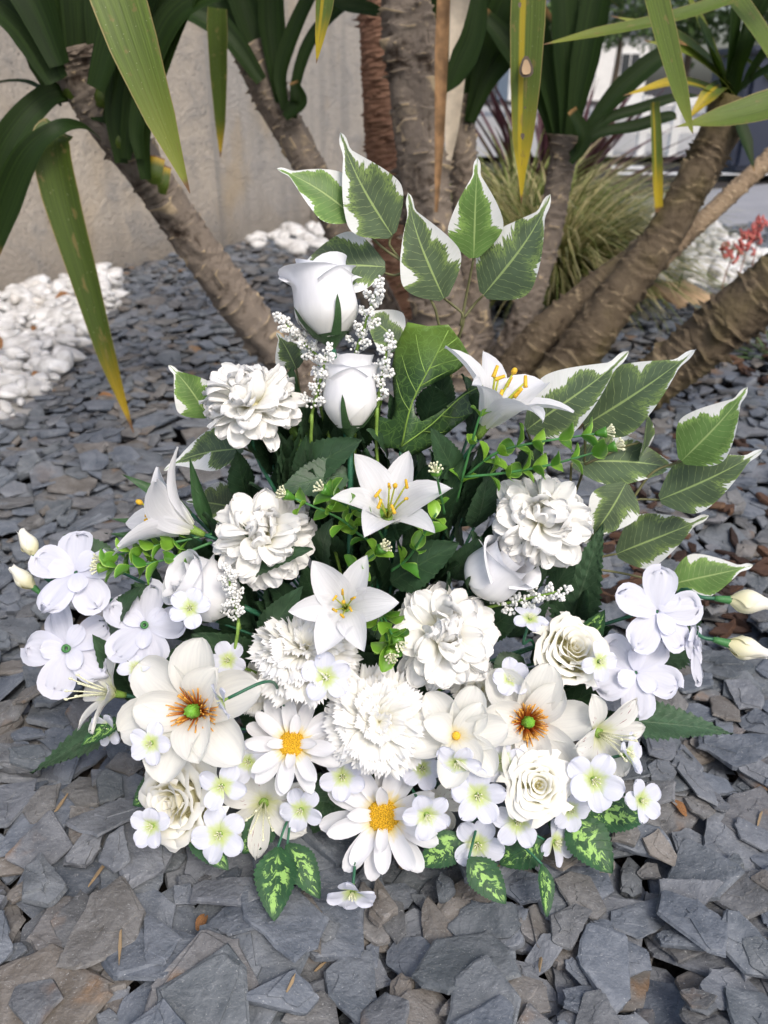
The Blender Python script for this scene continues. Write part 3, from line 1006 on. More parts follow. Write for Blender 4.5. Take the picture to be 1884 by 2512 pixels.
def blossom(px, py, Y, rpx, axis, label, roll=0.0, n=5, stem_end=None, e0=28, e1=2):
    c = place(px, py, Y - 0.008, rpx)
    r = rpx * depth(c) / F_PX
    t = thing('small_blossom', c, axis, roll, r, label, 'blossom', 'small white blossoms with lime throats')
    for i in range(n):
        me = petal(900 + i + 7 * int(px) % 21, 0.95, 0.80, 0.62, 0.18, 2.3, 0.5, e0 + (int(px) % 4) * 6, e1 - (int(py) % 3) * 9, 0.9, 0.12, 0.085, 1.5, notch=0.07, nu=11, nv=8, x0=0.04)
        put('petal', me, 'petal_blossom', t, 2 * PI * i / n + random.uniform(-0.13, 0.13), random.uniform(-0.16, 0.16), random.uniform(-0.25, 0.25))
    b = Bag()
    for i in range(6):
        a = i * 1.05
        d = Vector((0.4 * math.cos(a), 0.4 * math.sin(a), 1)).normalized()
        b.tube([(0.02 * math.cos(a), 0.02 * math.sin(a), 0.05), d * 0.18, d * 0.32], 0.022, 0.02, 4, 3)
        b.ball(tuple(d * 0.34), 0.034, 5, 3)
    b.build('stamens', 'pale_filament', t)
    b = Bag()
    b.tube([(0, 0, -0.28), (0, 0, -0.1), (0, 0, 0.05)], 0.05, 0.11, 8)
    b.build('calyx', 'lime_stem', t)
    flower_stem(t, start=-0.25, r=0.0016, end=stem_end)
    return t

def bud(px, py, Y, hpx, axis, label, stem_end=None):
    c = at(px, py, Y)
    h = hpx * depth(c) / F_PX
    t = thing('flower_bud', c, axis, random.uniform(0, 6), h, label, 'flower bud', 'closed cream buds at the sides')
    for i in range(4):
        put('petal', wrap(60 + i, 0.08, 0.30 - 0.03 * i, 0.10 - 0.01 * i, 1.0, 190, 0.03, 0.45, 0.0, 11, 10, 0, 0.42), 'petal_cream_rose', t, i * 1.7)
    for i in range(5):
        put('sepal', petal(950 + i, 0.42, 0.22, 0.4, 0.5, 1.6, 1, 50, 75, 1, 0.3, nu=5, nv=6, x0=0.04), 'sepal_green', t, i * 2 * PI / 5)
    b = Bag()
    b.tube([(0, 0, -0.35), (0, 0, -0.15), (0, 0, 0.1)], 0.07, 0.12, 8)
    b.build('calyx', 'green_tube', t)
    flower_stem(t, start=-0.33, r=0.0022, end=stem_end)
    return t

def rose(px, py, Y, rpx, axis, label, roll=0.0, open_=1.0, deep=1.0, ruf=0.03):
    c = place(px, py, Y, rpx)
    r = rpx * depth(c) / F_PX
    t = thing('rose', c, axis, roll, r, label, 'rose', 'open cream roses in the arrangement')
    rings = [(2, 0.06, 0.30, 240), (3, 0.15, 0.36, 190), (4, 0.27, 0.42, 150), (5, 0.41, 0.45, 115), (6, 0.56, 0.44, 95), (7, 0.72, 0.38, 80), (7, 0.86, 0.28, 72)]
    for k, (n, rad, h, span) in enumerate(rings):
        fl = 0.02 + 0.035 * k * open_
        for i in range(n):
            me = wrap(100 + 7 * k + i % 3, rad * 0.55, rad * 0.9, rad, h * deep + 0.16, span, fl, 0.3, ruf * (0.4 + 0.12 * k), 11, 7, 0.0, 0.5, 0.8)
            put('petal', me, 'petal_cream_rose', t, 2 * PI * (i + 0.37 * k) / n + random.uniform(-0.1, 0.1), 0, 0, (0, 0, 0.12 - 0.04 * k), 1.0)
    b = Bag()
    b.ball((0, 0, -0.05), 0.42, 12, 8, 0.5)
    b.build('flower_heart', 'petal_cream_rose', t)
    b = Bag()
    b.tube([(0, 0, -0.5), (0, 0, -0.35), (0, 0, -0.15)], 0.07, 0.3, 9)
    b.build('calyx', 'sepal_green', t)
    flower_stem(t, start=-0.45, r=0.0028)
    return t

def alstroemeria(px, py, Y, rpx, axis, label, roll=0.0):
    c = place(px, py, Y, rpx)
    r = rpx * depth(c) / F_PX
    t = thing('alstroemeria', c, axis, roll, r, label, 'alstroemeria', 'cream streaked alstroemerias')
    for i in range(6):
        outer = i % 2
        me = petal(1000 + i, 1.0, 0.66 if outer else 0.44, 0.66, 0.2, 2.0, 0.6, 48, 2, 0.8, 0.25, 0.04, 2.0, 0.06, 9, nu=15, nv=9, x0=0.04)
        put('petal', me, 'petal_streaked', t, i * PI / 3 + random.uniform(-0.1, 0.1), random.uniform(-0.12, 0.12), random.uniform(-0.2, 0.2))
    for i in range(6):
        a = i * PI / 3 + 0.3
        b = Bag()
        e = Vector((0.25 * math.cos(a), 0.25 * math.sin(a), random.uniform(0.75, 0.95)))
        b.tube([(0.03 * math.cos(a), 0.03 * math.sin(a), 0.1), e * 0.6 + Vector((0, 0, 0.1)), e], 0.016, 0.014, 5, 4)
        b.ball(tuple(e), 0.03, 5, 4, 1.6)
        b.build('stamen', 'pale_filament', t)
    b = Bag()
    b.tube([(0, 0, -0.2), (0, 0, -0.05), (0, 0, 0.1)], 0.06, 0.1, 8)
    b.build('calyx', 'lime_stem', t)
    flower_stem(t, start=-0.18)
    return t

def spray(p0, p1, Y0, Y1, label, stem_end=None, dens=1.0, wide=1.0):
    a, b_ = at(*p0, Y0), at(*p1, Y1)
    t = thing('bead_spray', a, None, 0, 1, label, 'bead spray', 'white beaded filler sprays')
    d = b_ - a
    L = d.length
    ax = d.normalized()
    tube('stem', [a - ax * 0.01, a + d * 0.5, b_], 0.0019, 'lime_stem', t, 6, 8, 0.0012)
    m = int(11 * dens)
    sx = ax.cross(FWD).normalized()
    sz = ax.cross(sx)
    for i in range(m):
        f = 0.10 + 0.9 * i / (m - 1)
        an = i * 2.4
        ln = L * 0.20 * (1 - 0.55 * f) * wide
        o = a + d * f
        q = (sx * math.cos(an) + sz * math.sin(an)) * 0.9 + ax * 0.8
        if i == m - 1:
            q = ax
        q.normalize()
        bag = Bag()
        nb = 26
        for k in range(nb):
            g = (k + 0.3) / nb
            rr = 0.0040 * (1 - 0.55 * g) + 0.001
            off = Vector((random.gauss(0, 1), random.gauss(0, 1), random.gauss(0, 1))).normalized() * rr
            bag.ball(tuple(o + q * (ln * g + 0.002) + off), random.uniform(0.0013, 0.0020), 5, 4)
        bag.build('bead_cluster', 'white_bead', t, True, False)
    flower_stem(t, r=0.0019, mat='lime_stem', start=0, end=stem_end) if stem_end is not False else None
    return t

def eucalyptus(pts, Ys, label, n=7, lpx=46, floret=True, extra=None):
    lpx = lpx * 1.3
    """lime sprig: wiry stem, leaf pairs and a tuft of tiny florets at the end"""
    P = [at(x, y, Y) for (x, y), Y in zip(pts, Ys)]
    t = thing('lime_sprig', P[0], None, 0, 1, label, 'lime sprig', 'lime green plastic sprigs')
    path = smooth_path(P, 24)
    tube('stem', P, 0.0017, 'green_tube', t, 6, 20, 0.0011)
    m = len(path)
    inv = WM[t.name].inverted()
    for i in range(n):
        f = 0.22 + 0.72 * i / max(1, n - 1)
        k = min(m - 2, int(f * (m - 1)))
        p = path[k]
        d = (path[k + 1] - path[k]).normalized()
        for s in (-1, 1):
            an = i * 1.35 + (0 if s > 0 else PI)
            sx = d.cross(FWD).normalized()
            sz = sx.cross(d)
            x = (sx * math.cos(an) + sz * math.sin(an)) * 0.85 + d * random.uniform(0.2, 0.6)
            x.normalize()
            z = (d - x * d.dot(x)).normalized()
            ln = lpx * depth(p) / F_PX * random.uniform(0.8, 1.15)
            o = new_obj('leaf', with_mat(petal(1100 + (i * 2 + (s > 0)) % 6, 1.0, 0.78, 0.5, 0.2, 2, 0.75, 15, -5, 1, 0.45, 0.02, 1, nu=7, nv=7, wob=0.03), 'lime_leaf'), None, t)
            mm = Matrix((x, z.cross(x), z)).transposed().to_4x4()
            o.matrix_local = inv @ (Matrix.Translation(p) @ mm @ Matrix.Scale(ln, 4))
    if floret:
        add_floret(t, path[-1], (path[-1] - path[-3]).normalized())
    return t

def add_floret(t, p, d):
    b = Bag()
    b.tube([p - d * 0.001, p + d * 0.004, p + d * 0.010], 0.0022, 0.0062, 8)
    f = b.build('floret_cup', 'lime_leaf', t, True, False)
    inv = WM[t.name].inverted()
    b = Bag()
    for i in range(12):
        a = i * 2.4
        rr = math.sqrt((i + 0.5) / 12)
        sx = d.orthogonal().normalized()
        sy = d.cross(sx)
        q = (d + (sx * math.cos(a) + sy * math.sin(a)) * rr * 0.9).normalized()
        b.tube([p + d * 0.007, p + d * 0.007 + q * 0.006, p + d * 0.007 + q * 0.010], 0.0007, 0.0006, 4, 3)
        b.ball(tuple(p + d * 0.007 + q * 0.0108), 0.0013, 5, 4)
    b.V = [tuple(inv @ Vector(v)) for v in b.V]
    new_obj('floret_tips', mesh_from('floret_tips', b.V, b.F, b.UV), 'pale_filament', f)

FIG = dict(peak=0.38, base=0.16, a=1.5, b=1.12, cup=0.16, nu=11, nv=28, drip=0.13, wob=0.02, fold=0.05)
OVATE = dict(peak=0.38, base=0.14, a=1.6, b=0.9, cup=0.12, nu=9, nv=30, saw=0.10, wob=0.03, fold=0.08, pleat=0.008, npl=7)
FERN = dict(peak=0.28, base=0.3, a=1.15, b=1.0, cup=0.1, nu=9, nv=44, saw=0.16, wob=0.02, fold=0.12, pleat=0.012, npl=12)
LANCE = dict(peak=0.4, base=0.2, a=1.4, b=1.1, cup=0.3, nu=7, nv=14, wob=0.03, fold=0.2)

def leaf_at(name, t, pb, pt, wpx, mat, style, face=None, bend=-12, seed=0, lat=0.0):
    """a leaf between two points in the place; face is the way its upper side looks"""
    L = (pt - pb).length
    W = wpx * depth((pb + pt) / 2) / F_PX * (1.12 if style is FIG else 1.0)
    q = round(W / L, 2)
    me = petal(1200 + seed, 1.0, q, e0=-bend * 0.6, e1=bend, lat=lat, **style)
    x = (pt - pb).normalized()
    f = Vector(face) if face is not None else view(0, 0.35, 0.9)
    z = f - x * f.dot(x)
    z.normalize()
    if lat:
        y = z.cross(x)
        x = (x - y * lat).normalized()
        z = (f - x * f.dot(x)).normalized()
    mm = Matrix((x, z.cross(x), z)).transposed().to_4x4()
    o = new_obj(name, with_mat(me, mat), None, t)
    o.matrix_local = WM[t.name].inverted() @ (Matrix.Translation(pb) @ mm @ Matrix.Scale(L, 4))
    return o

def strap(name, parent, P, widths, mat, face=None, fold=0.25, n=26):
    """a long strap leaf through the points P (world)"""
    path = smooth_path(P, n)
    m = len(path)
    wi = np.interp(np.linspace(0, 1, m), np.linspace(0, 1, len(widths)), widths)
    V, uv = [], []
    f = Vector(face) if face is not None else -FWD
    for i, p in enumerate(path):
        d = (path[min(i + 1, m - 1)] - path[max(i - 1, 0)]).normalized()
        z = f - d * f.dot(d)
        z = z.normalized() if z.length > 1e-5 else d.orthogonal().normalized()
        y = z.cross(d)
        for k in range(5):
            u = (k - 2) / 2
            V.append(p + y * (u * wi[i] / 2) + z * (fold * abs(u) ** 1.5 * wi[i] / 2))
            uv.append(((u + 1) / 2, i / (m - 1)))
    inv = WM[parent.name].inverted() if parent is not None else Matrix.Identity(4)
    V = [tuple(inv @ v) for v in V]
    return new_obj(name, mesh_from(name, V, grid_faces(m, 5), uv), mat, parent)

# ------------------------------------------------------------------ setting: ground, beds, road
def sheet(name, pts, mat, kind='structure', parent=None):
    me = mesh_from(name, [tuple(p) for p in pts], [tuple(range(len(pts)))], [(p[0], p[1]) for p in pts], False)
    o = new_obj(name, me, mat, parent)
    if kind:
        tag(o, kind=kind)
    return o

ground = sheet('ground', [(-200, -60, -0.05), (200, -60, -0.05), (200, 260, -0.05), (-200, 260, -0.05)], 'soil')

WHITE_L = [(-420, 1090), (-60, 1045), (40, 1040), (110, 985), (150, 975), (165, 905), (225, 840), (230, 800), (285, 760), (305, 690), (232, 668), (0, 724), (-420, 800)]
WHITE_B = [(585, 605), (610, 578), (790, 566), (850, 590), (1000, 585), (1000, 625), (720, 628)]
WHITE_R = [(1440, 590), (1540, 545), (1690, 540), (1800, 610), (1960, 690), (1960, 720), (1640, 706), (1440, 700)]
MULCH = [(1470, 1170), (1640, 1090), (1960, 1100), (1960, 1480), (1700, 1530), (1480, 1500)]
MULCH2 = [(1760, 860), (1960, 780), (1960, 960), (1800, 920)]
ARR = [(60, 1290), (330, 1120), (420, 880), (640, 700), (700, 420), (1000, 330), (1330, 480), (1280, 740), (1700, 850), (1860, 960), (1870, 1380),
       (1860, 1620), (1560, 1740), (1600, 2020), (1380, 2200), (880, 2210), (520, 2140), (330, 2000), (250, 1860), (70, 1650)]

WALL_A, WALL_B = gnd(0, 726), gnd(905, 534)
WDIR = (WALL_B - WALL_A).normalized()
WNRM = Vector((WDIR.y, -WDIR.x, 0))          # towards the photographer
if WNRM.y > 0:
    WNRM = -WNRM
ROAD_N = [gnd(1440, 560), gnd(1960, 665)]     # near edge of the road

def behind_wall(x, y):
    v = Vector((x, y, 0)) - WALL_A
    return v.dot(WNRM) < 0.02 and v.dot(WDIR) < (WALL_B - WALL_A).length + 0.3

# slate pieces --------------------------------------------------------
def slate_variant(seed, n):
    rg = np.random.default_rng(seed)
    k = int(rg.integers(4, 7))
    ca = np.sort((np.arange(k) + rg.uniform(-0.30, 0.30, k)) / k * 2 * PI)
    asp = rg.uniform(0.45, 0.9)
    cr = rg.uniform(0.78, 1.2, k)
    C = np.stack([np.cos(ca) * cr, np.sin(ca) * cr * asp], -1)
    cang = np.arctan2(C[:, 1], C[:, 0]) % (2 * PI)
    th = np.concatenate([cang - 0.05, cang + 0.05, (np.arange(n) + rg.uniform(-0.25, 0.25, n)) / n * 2 * PI])[: 2 * k + n - k] % (2 * PI)
    th = np.sort(th)
    n = len(th)
    # polygon radius along each direction
    rad = np.full(n, 9.0)
    for i in range(k):
        p, q = C[i], C[(i + 1) % k]
        e = q - p
        nn = np.array([e[1], -e[0]])
        nn /= np.linalg.norm(nn)
        dd = p @ nn
        dn = np.cos(th) * nn[0] + np.sin(th) * nn[1]
        r = np.where(dn > 1e-3, dd / np.maximum(dn, 1e-3), 9.0)
        rad = np.where(r > 0, np.minimum(rad, r), rad)
    rad = np.clip(rad, 0.25, 1.3) * rg.uniform(0.925, 1.045, n)
    sr = np.exp(-((th - PI) / 9) ** 2)
    rings = []
    tl = rg.normal(0, 0.10, 2)
    zt = rad * (np.cos(th) * tl[0] + np.sin(th) * tl[1]) + rg.normal(0, 0.02, n)
    rings.append((rad * 0.90, np.zeros(n)))
    rings.append((rad * rg.uniform(0.97, 1.04, n), 0.40 + rg.uniform(-0.2, 0.15, n)))
    rings.append((rad * rg.uniform(0.955, 1.0, n), 0.88 + zt))
    rings.append((rad * rg.uniform(0.86, 0.92, n), 1.0 + zt))
    if seed % 3 != 0 and n > 12:            # a split layer left on part of the top
        cut = rg.uniform(0, 6.28)
        part = np.clip(0.62 + 0.36 * np.cos(th - cut) + rg.uniform(-0.10, 0.10, n), 0.15, 0.95)
        rings[-1] = (rad * np.maximum(part, 0.02) * 0.985 / 0.985, 1.0 + zt)
        rings.append((rad * part * 0.96, 1.20 + zt + rg.uniform(-0.05, 0.05, n)))
        rings.append((rad * part * 0.5, 1.24 + 0.5 * zt))
        top_z = 1.24
    else:
        rings.append((rad * 0.5, 1.02 + 0.5 * zt))
        top_z = 1.02
    V = []
    for r, z in rings:
        for j in range(n):
            V.append((r[j] * math.cos(th[j]), r[j] * math.sin(th[j]), z[j]))
    Fc = grid_faces(len(rings), n, True)
    V.append((0, 0, top_z))
    b = (len(rings) - 1) * n
    for j in range(n):
        Fc.append((b + j, b + (j + 1) % n, len(V) - 1))
    return np.array(V), Fc, th, rad

NV = 36
VARS = [slate_variant(50 + i, 15) for i in range(NV)]
VARS_LO = [slate_variant(50 + i, 3) for i in range(NV)]
SL_MESH = []
for V, Fc, th, rad in VARS:
    me = mesh_from('slate', V, Fc, None, False)
    me.materials.append(MATS['slate'])
    SL_MESH.append(me)

def deposit(x0, x1, y0, y1, res, spacing, layers, size, ok, seed):
    """drop pieces one after another on what lies there already"""
    rg = np.random.default_rng(seed)
    nx, ny = int((x1 - x0) / res), int((y1 - y0) / res)
    H = np.zeros((ny, nx), dtype=np.float32)
    own = np.full((ny, nx), -1, dtype=np.int32)
    cells = []
    out = []
    for lay in range(layers):
        pts = []
        y = y0
        row = 0
        while y < y1:
            x = x0 + (row % 2) * spacing / 2
            while x < x1:
                pts.append((x + rg.uniform(-0.5, 0.5) * spacing, y + rg.uniform(-0.5, 0.5) * spacing))
                x += spacing
            y += spacing * 0.88
            row += 1
        rg.shuffle(pts)
        for (x, y) in pts:
            if not ok(x, y):
                continue
            s = size * float(rg.choice([0.4, 0.65, 0.85, 1.05, 1.35, 1.9], p=[0.18, 0.22, 0.22, 0.19, 0.14, 0.05]))
            k = int(rg.integers(NV))
            ang = rg.uniform(0, 2 * PI)
            th, rad = VARS[k][2], VARS[k][3]
            rm = rad.max() * s
            i0, i1 = max(0, int((y - rm - y0) / res)), min(ny, int((y + rm - y0) / res) + 1)
            j0, j1 = max(0, int((x - rm - x0) / res)), min(nx, int((x + rm - x0) / res) + 1)
            if i1 - i0 < 2 or j1 - j0 < 2:
                continue
            gy = y0 + (np.arange(i0, i1) + 0.5) * res - y
            gx = x0 + (np.arange(j0, j1) + 0.5) * res - x
            GX, GY = np.meshgrid(gx, gy)
            aa = (np.arctan2(GY, GX) - ang) % (2 * PI)
            rr = np.interp(aa, np.concatenate([[th[-1] - 2 * PI], th, [th[0] + 2 * PI]]), np.concatenate([[rad[-1]], rad, [rad[0]]])) * s
            m = GX ** 2 + GY ** 2 < rr ** 2
            if m.sum() < 3:
                continue
            h = H[i0:i1, j0:j1]
            hx, hy, hh = GX[m], GY[m], h[m]
            A = np.stack([hx, hy, np.ones_like(hx)], -1)
            try:
                co = np.linalg.solve(A.T @ A + np.diag([1e-5, 1e-5, 0]) * len(hx), A.T @ hh)
            except np.linalg.LinAlgError:
                continue
            sl = np.clip(co[:2] * 0.8 + rg.normal(0, 0.04, 2), -0.24, 0.24)
            resid = hh - hx * sl[0] - hy * sl[1]
            z = np.percentile(resid, 72)
            thick = rg.choice([0.004, 0.0055, 0.007, 0.010, 0.015], p=[0.25, 0.3, 0.25, 0.14, 0.06]) * (0.7 + 0.3 * s / size)
            idx = len(out)
            out.append((x, y, z, sl[0], sl[1], ang, s, thick, k))
            hn = GX * sl[0] + GY * sl[1] + z + thick
            upd = m & (hn > h)
            h[upd] = hn[upd]
            own[i0:i1, j0:j1][upd] = idx
            cells.append(m.sum())
    vis = np.bincount(own[own >= 0].ravel(), minlength=len(out)) / np.maximum(1, np.array(cells))
    return out, vis, H

def slate_matrix(p):
    x, y, z, sx, sy, ang, s, th, k = p
    nz = Vector((-sx, -sy, 1)).normalized()
    xx = Vector((math.cos(ang), math.sin(ang), 0))
    xx = (xx - nz * xx.dot(nz)).normalized()
    yy = nz.cross(xx)
    return Matrix(((xx.x * s, yy.x * s, nz.x * th, x), (xx.y * s, yy.y * s, nz.y * th, y), (xx.z * s, yy.z * s, nz.z * th, z), (0, 0, 0, 1)))

def frustum_ok(margin):
    def f(x, y):
        px, py = proj(x, y, 0.02)
        if px < -margin or px > 1884 + margin or py > 2512 + margin:
            return False
        return True
    return f

near_ok = frustum_ok(560)
far_fr = frustum_ok(420)

def slate_far_ok(x, y):
    if not far_fr(x, y):
        return False
    if behind_wall(x, y):
        return False
    px, py = proj(x, y, 0.0)
    if in_poly(px, py, WHITE_L) or in_poly(px, py, WHITE_R) or py < 545:
        return False
    if px > 1360 and py < 560:
        return False
    return True

NEAR_Y = 1.75
piecesN, visN, HN = deposit(-1.6, 1.6, 0.25, NEAR_Y, 0.005, 0.050, 4, 0.043, near_ok, 3)
piecesF, visF, HF = deposit(-3.6, 3.2, NEAR_Y - 0.05, 5.6, 0.011, 0.050, 3, 0.035, slate_far_ok, 4)

SINK = float(np.median(HN[HN > 0])) - 0.022          # the bed is deep: only its top shows
SINK_F = float(np.median(HF[HF > 0])) - 0.020
HN -= SINK
HF -= SINK_F
piecesN = [(p[0], p[1], p[2] - SINK) + p[3:] for p in piecesN]
piecesF = [(p[0], p[1], p[2] - SINK_F) + p[3:] for p in piecesF]

def height_at(x, y):
    if -1.6 < x < 1.6 and 0.25 < y < NEAR_Y:
        return float(HN[min(HN.shape[0] - 1, int((y - 0.25) / 0.005)), min(HN.shape[1] - 1, int((x + 1.6) / 0.005))])
    if -3.6 < x < 3.2 and NEAR_Y <= y < 5.6:
        return float(HF[min(HF.shape[0] - 1, int((y - NEAR_Y + 0.05) / 0.011)), min(HF.shape[1] - 1, int((x + 3.6) / 0.011))])
    return 0.0

score = []
for i, p in enumerate(piecesN):
    px, py = proj(p[0], p[1], p[2])
    inside = -30 < px < 1914 and -30 < py < 2540 and not in_poly(px, py, ARR)
    dd = math.sqrt(p[0] ** 2 + p[1] ** 2 + 0.75 ** 2)
    score.append(p[6] ** 2 / dd ** 2 * visN[i] * (1 if inside else 0) * (CAM_Z / dd))
top = set(np.argsort(score)[::-1][:300].tolist())
for i in top:
    p = piecesN[i]
    o = new_obj('slate', SL_MESH[p[8]], None, ground)
    o.matrix_local = slate_matrix(p)

def join_slates(name, sel, lo):
    VV, FF, off = [], [], 0
    for p in sel:
        V, Fc = (VARS_LO if lo else VARS)[p[8]][:2]
        M = np.array(slate_matrix(p))
        VV.append(V @ M[:3, :3].T + M[:3, 3])
        FF += [tuple(j + off for j in f) for f in Fc]
        off += len(V)
    me = mesh_from(name, np.concatenate(VV), FF, None, False)
    o = new_obj(name, me, 'slate', ground)
    return tag(o, 'loose grey slate chippings covering the bed', None, None, 'stuff')

def free_of_mulch(p, keep):
    px, py = proj(p[0], p[1], p[2])
    return True

join_slates('slate_chippings', [p for i, p in enumerate(piecesN) if i not in top and visN[i] > 0.0], False)
join_slates('slate_chippings', [p for i, p in enumerate(piecesF) if visF[i] > 0.0], True)

# white pebbles --------------------------------------------------------
def pebble_mesh(seed, sub):
    bm = bmesh.new()
    bmesh.ops.create_icosphere(bm, subdivisions=sub, radius=1)
    rg = np.random.default_rng(seed)
    ph = rg.uniform(0, 6.28, 6)
    sx, sy, sz = 1, rg.uniform(0.6, 0.95), rg.uniform(0.36, 0.6)
    for v in bm.verts:
        c = v.co
        k = 1 + 0.16 * math.sin(2.3 * c.x + ph[0]) * math.sin(2.1 * c.y + ph[1]) + 0.12 * math.sin(4.1 * c.z + ph[2] + 3 * c.x) + 0.09 * math.sin(5 * c.y + ph[3]) + rg.uniform(-0.05, 0.05)
        v.co = Vector((c.x * sx, c.y * sy, c.z * sz)) * k
    me = bpy.data.meshes.new('white_pebble')
    bm.to_mesh(me)
    bm.free()
    me.polygons.foreach_set('use_smooth', [True] * len(me.polygons))
    me.materials.append(MATS['white_stone'])
    return me

PEB = [pebble_mesh(i, 2) for i in range(8)]

def pebble_bed(poly, name, x0, x1, y0, y1, spacing, size, individuals, seed):
    size = size * 0.92
    spacing = spacing * 1.0
    rg = random.Random(seed)
    pts = []
    for lay in range(3 if seed == 3 else 2):
        y = y0
        while y < y1:
            x = x0
            while x < x1:
                qx, qy = x + rg.uniform(-0.5, 0.5) * spacing, y + rg.uniform(-0.5, 0.5) * spacing
                px, py = proj(qx, qy, 0.0)
                if in_poly(px + rg.uniform(-7, 7), py + rg.uniform(-4, 4), poly) and not behind_wall(qx, qy):
                    pts.append((qx, qy, 0.012 + 0.021 * lay + rg.uniform(-0.006, 0.010), size * rg.choice([0.5, 0.7, 0.9, 1.1, 1.4]), rg.uniform(0, 6.28), rg.uniform(-0.4, 0.4), rg.uniform(-0.4, 0.4), rg.randrange(8), lay))
                x += spacing
            y += spacing * 0.9
    base = sheet(name, [gnd(px, py, 0.004) for px, py in poly], 'white_stone' if seed == 3 else 'kerb_stone')
    pts.sort(key=lambda p: (-p[8], p[1]))
    VV, FF, off = [], [], 0
    for i, p in enumerate(pts):
        M = Matrix.Translation((p[0], p[1], p[2])) @ Euler((p[5], p[6], p[4])).to_matrix().to_4x4() @ Matrix.Scale(p[3], 4)
        if i < individuals:
            o = new_obj('white_pebble', PEB[p[7]], None, base)
            o.matrix_local = M
        else:
            me = PEB[p[7]]
            Mn = np.array(M)
            V = np.array([v.co for v in me.vertices])
            VV.append(V @ Mn[:3, :3].T + Mn[:3, 3])
            FF += [tuple(j + off for j in f.vertices) for f in me.polygons]
            off += len(V)
    if VV:
        me = mesh_from('white_gravel', np.concatenate(VV), FF)
        tag(new_obj('white_gravel', me, 'white_stone', base), 'bright white pebbles in a loose bed', None, None, 'stuff')
    return base

pebble_bed(WHITE_L, 'pebble_bed', -2.9, -0.7, 1.6, 3.9, 0.066, 0.040, 230, 1)
pebble_bed(WHITE_B, 'pebble_strip', -1.2, 0.4, 3.6, 5.4, 0.085, 0.055, 40, 2)
pebble_bed(WHITE_R, 'gravel_bed', 0.8, 3.4, 3.0, 5.6, 0.075, 0.042, 30, 3)

# bark chips, straws, dry leaves ---------------------------------------
def chip_mesh(seed):
    V, Fc, th, rad = slate_variant(900 + seed, 6)
    V = V * np.array([1.0, 0.75, 1.0])
    me = mesh_from('bark_chip', V, Fc, None, False)
    me.materials.append(MATS['bark_chip'])
    return me

CHIP = [chip_mesh(i) for i in range(8)]
rg = random.Random(5)
nchip = 0
while nchip < 170:
    poly = MULCH if nchip < 120 else MULCH2
    px, py = (rg.uniform(1470, 1960), rg.uniform(1080, 1530)) if nchip < 120 else (rg.uniform(1740, 1960), rg.uniform(780, 960))
    if not in_poly(px, py, poly):
        continue
    g = gnd(px, py, 0.03)
    o = new_obj('bark_chip', CHIP[rg.randrange(8)], None, ground)
    s = rg.uniform(0.012, 0.036)
    o.matrix_local = Matrix.Translation((g.x, g.y, height_at(g.x, g.y) + 0.002)) @ Euler((rg.uniform(-0.5, 0.5), rg.uniform(-0.5, 0.5), rg.uniform(0, 6.28))).to_matrix().to_4x4() @ Matrix.Diagonal((s, s * rg.uniform(0.5, 1.0), rg.uniform(0.005, 0.014), 1))
    nchip += 1
for (px, py) in [(245, 2130), (300, 2330), (780, 2330), (715, 2420), (1200, 2160), (1870, 1985), (1330, 2335), (520, 1980), (150, 1985)]:
    g = gnd(px, py, 0.03)
    o = new_obj('straw', CHIP[rg.randrange(8)].copy(), None, ground)
    o.data.materials.clear()
    o.data.materials.append(MATS['straw'])
    o.matrix_local = Matrix.Translation((g.x, g.y, height_at(g.x, g.y) + 0.003)) @ Euler((rg.uniform(-0.5, 0.5), rg.uniform(-0.4, 0.4), rg.uniform(0, 6.28))).to_matrix().to_4x4() @ Matrix.Diagonal((rg.uniform(0.010, 0.026), rg.uniform(0.003, 0.008), 0.002, 1))

def dry_leaf(px, py, lpx, ang, label, z=None):
    g = gnd(px, py, 0.04)
    L = lpx * depth(g) / F_PX
    me = petal(1400 + int(px) % 7, 1.0, 0.6, 0.45, 0.2, 1.6, 0.9, 25, -30, 1, 0.5, 0.05, 2, nu=7, nv=8, wob=0.05)
    o = new_obj('dry_leaf', with_mat(me, 'dry_leaf'))
    zz = z if z is not None else height_at(g.x, g.y) + 0.004
    o.matrix_local = Matrix.Translation((g.x, g.y, zz)) @ Euler((0.2, -0.1, ang)).to_matrix().to_4x4() @ Matrix.Scale(L, 4)
    tag(o, label, 'dry leaf', 'fallen dry leaves')

dry_leaf(5, 885, 75, 2.4, 'biggest dry brown leaf on the white pebbles at the frame edge', 0.075)
dry_leaf(140, 755, 40, 0.5, 'curled dry leaf high on the white pebbles near the wall', 0.075)
dry_leaf(85, 838, 30, 1.5, 'tiny dark dry leaf in the middle of the white pebbles', 0.075)
dry_leaf(85, 952, 26, 1.0, 'small reddish dry leaf low on the white pebbles', 0.075)
dry_leaf(230, 972, 55, 0.1, 'long dry leaf on slate just beside the white pebbles')
dry_leaf(612, 727, 30, 2.0, 'small orange dry leaf behind the leaning yucca stem')
dry_leaf(475, 2235, 50, 1.2, 'orange brown dry leaf wedged between slates below the pale rose')
dry_leaf(1690, 1975, 60, 2.2, 'reddish dry leaf curl on slate beyond the last small blossom')

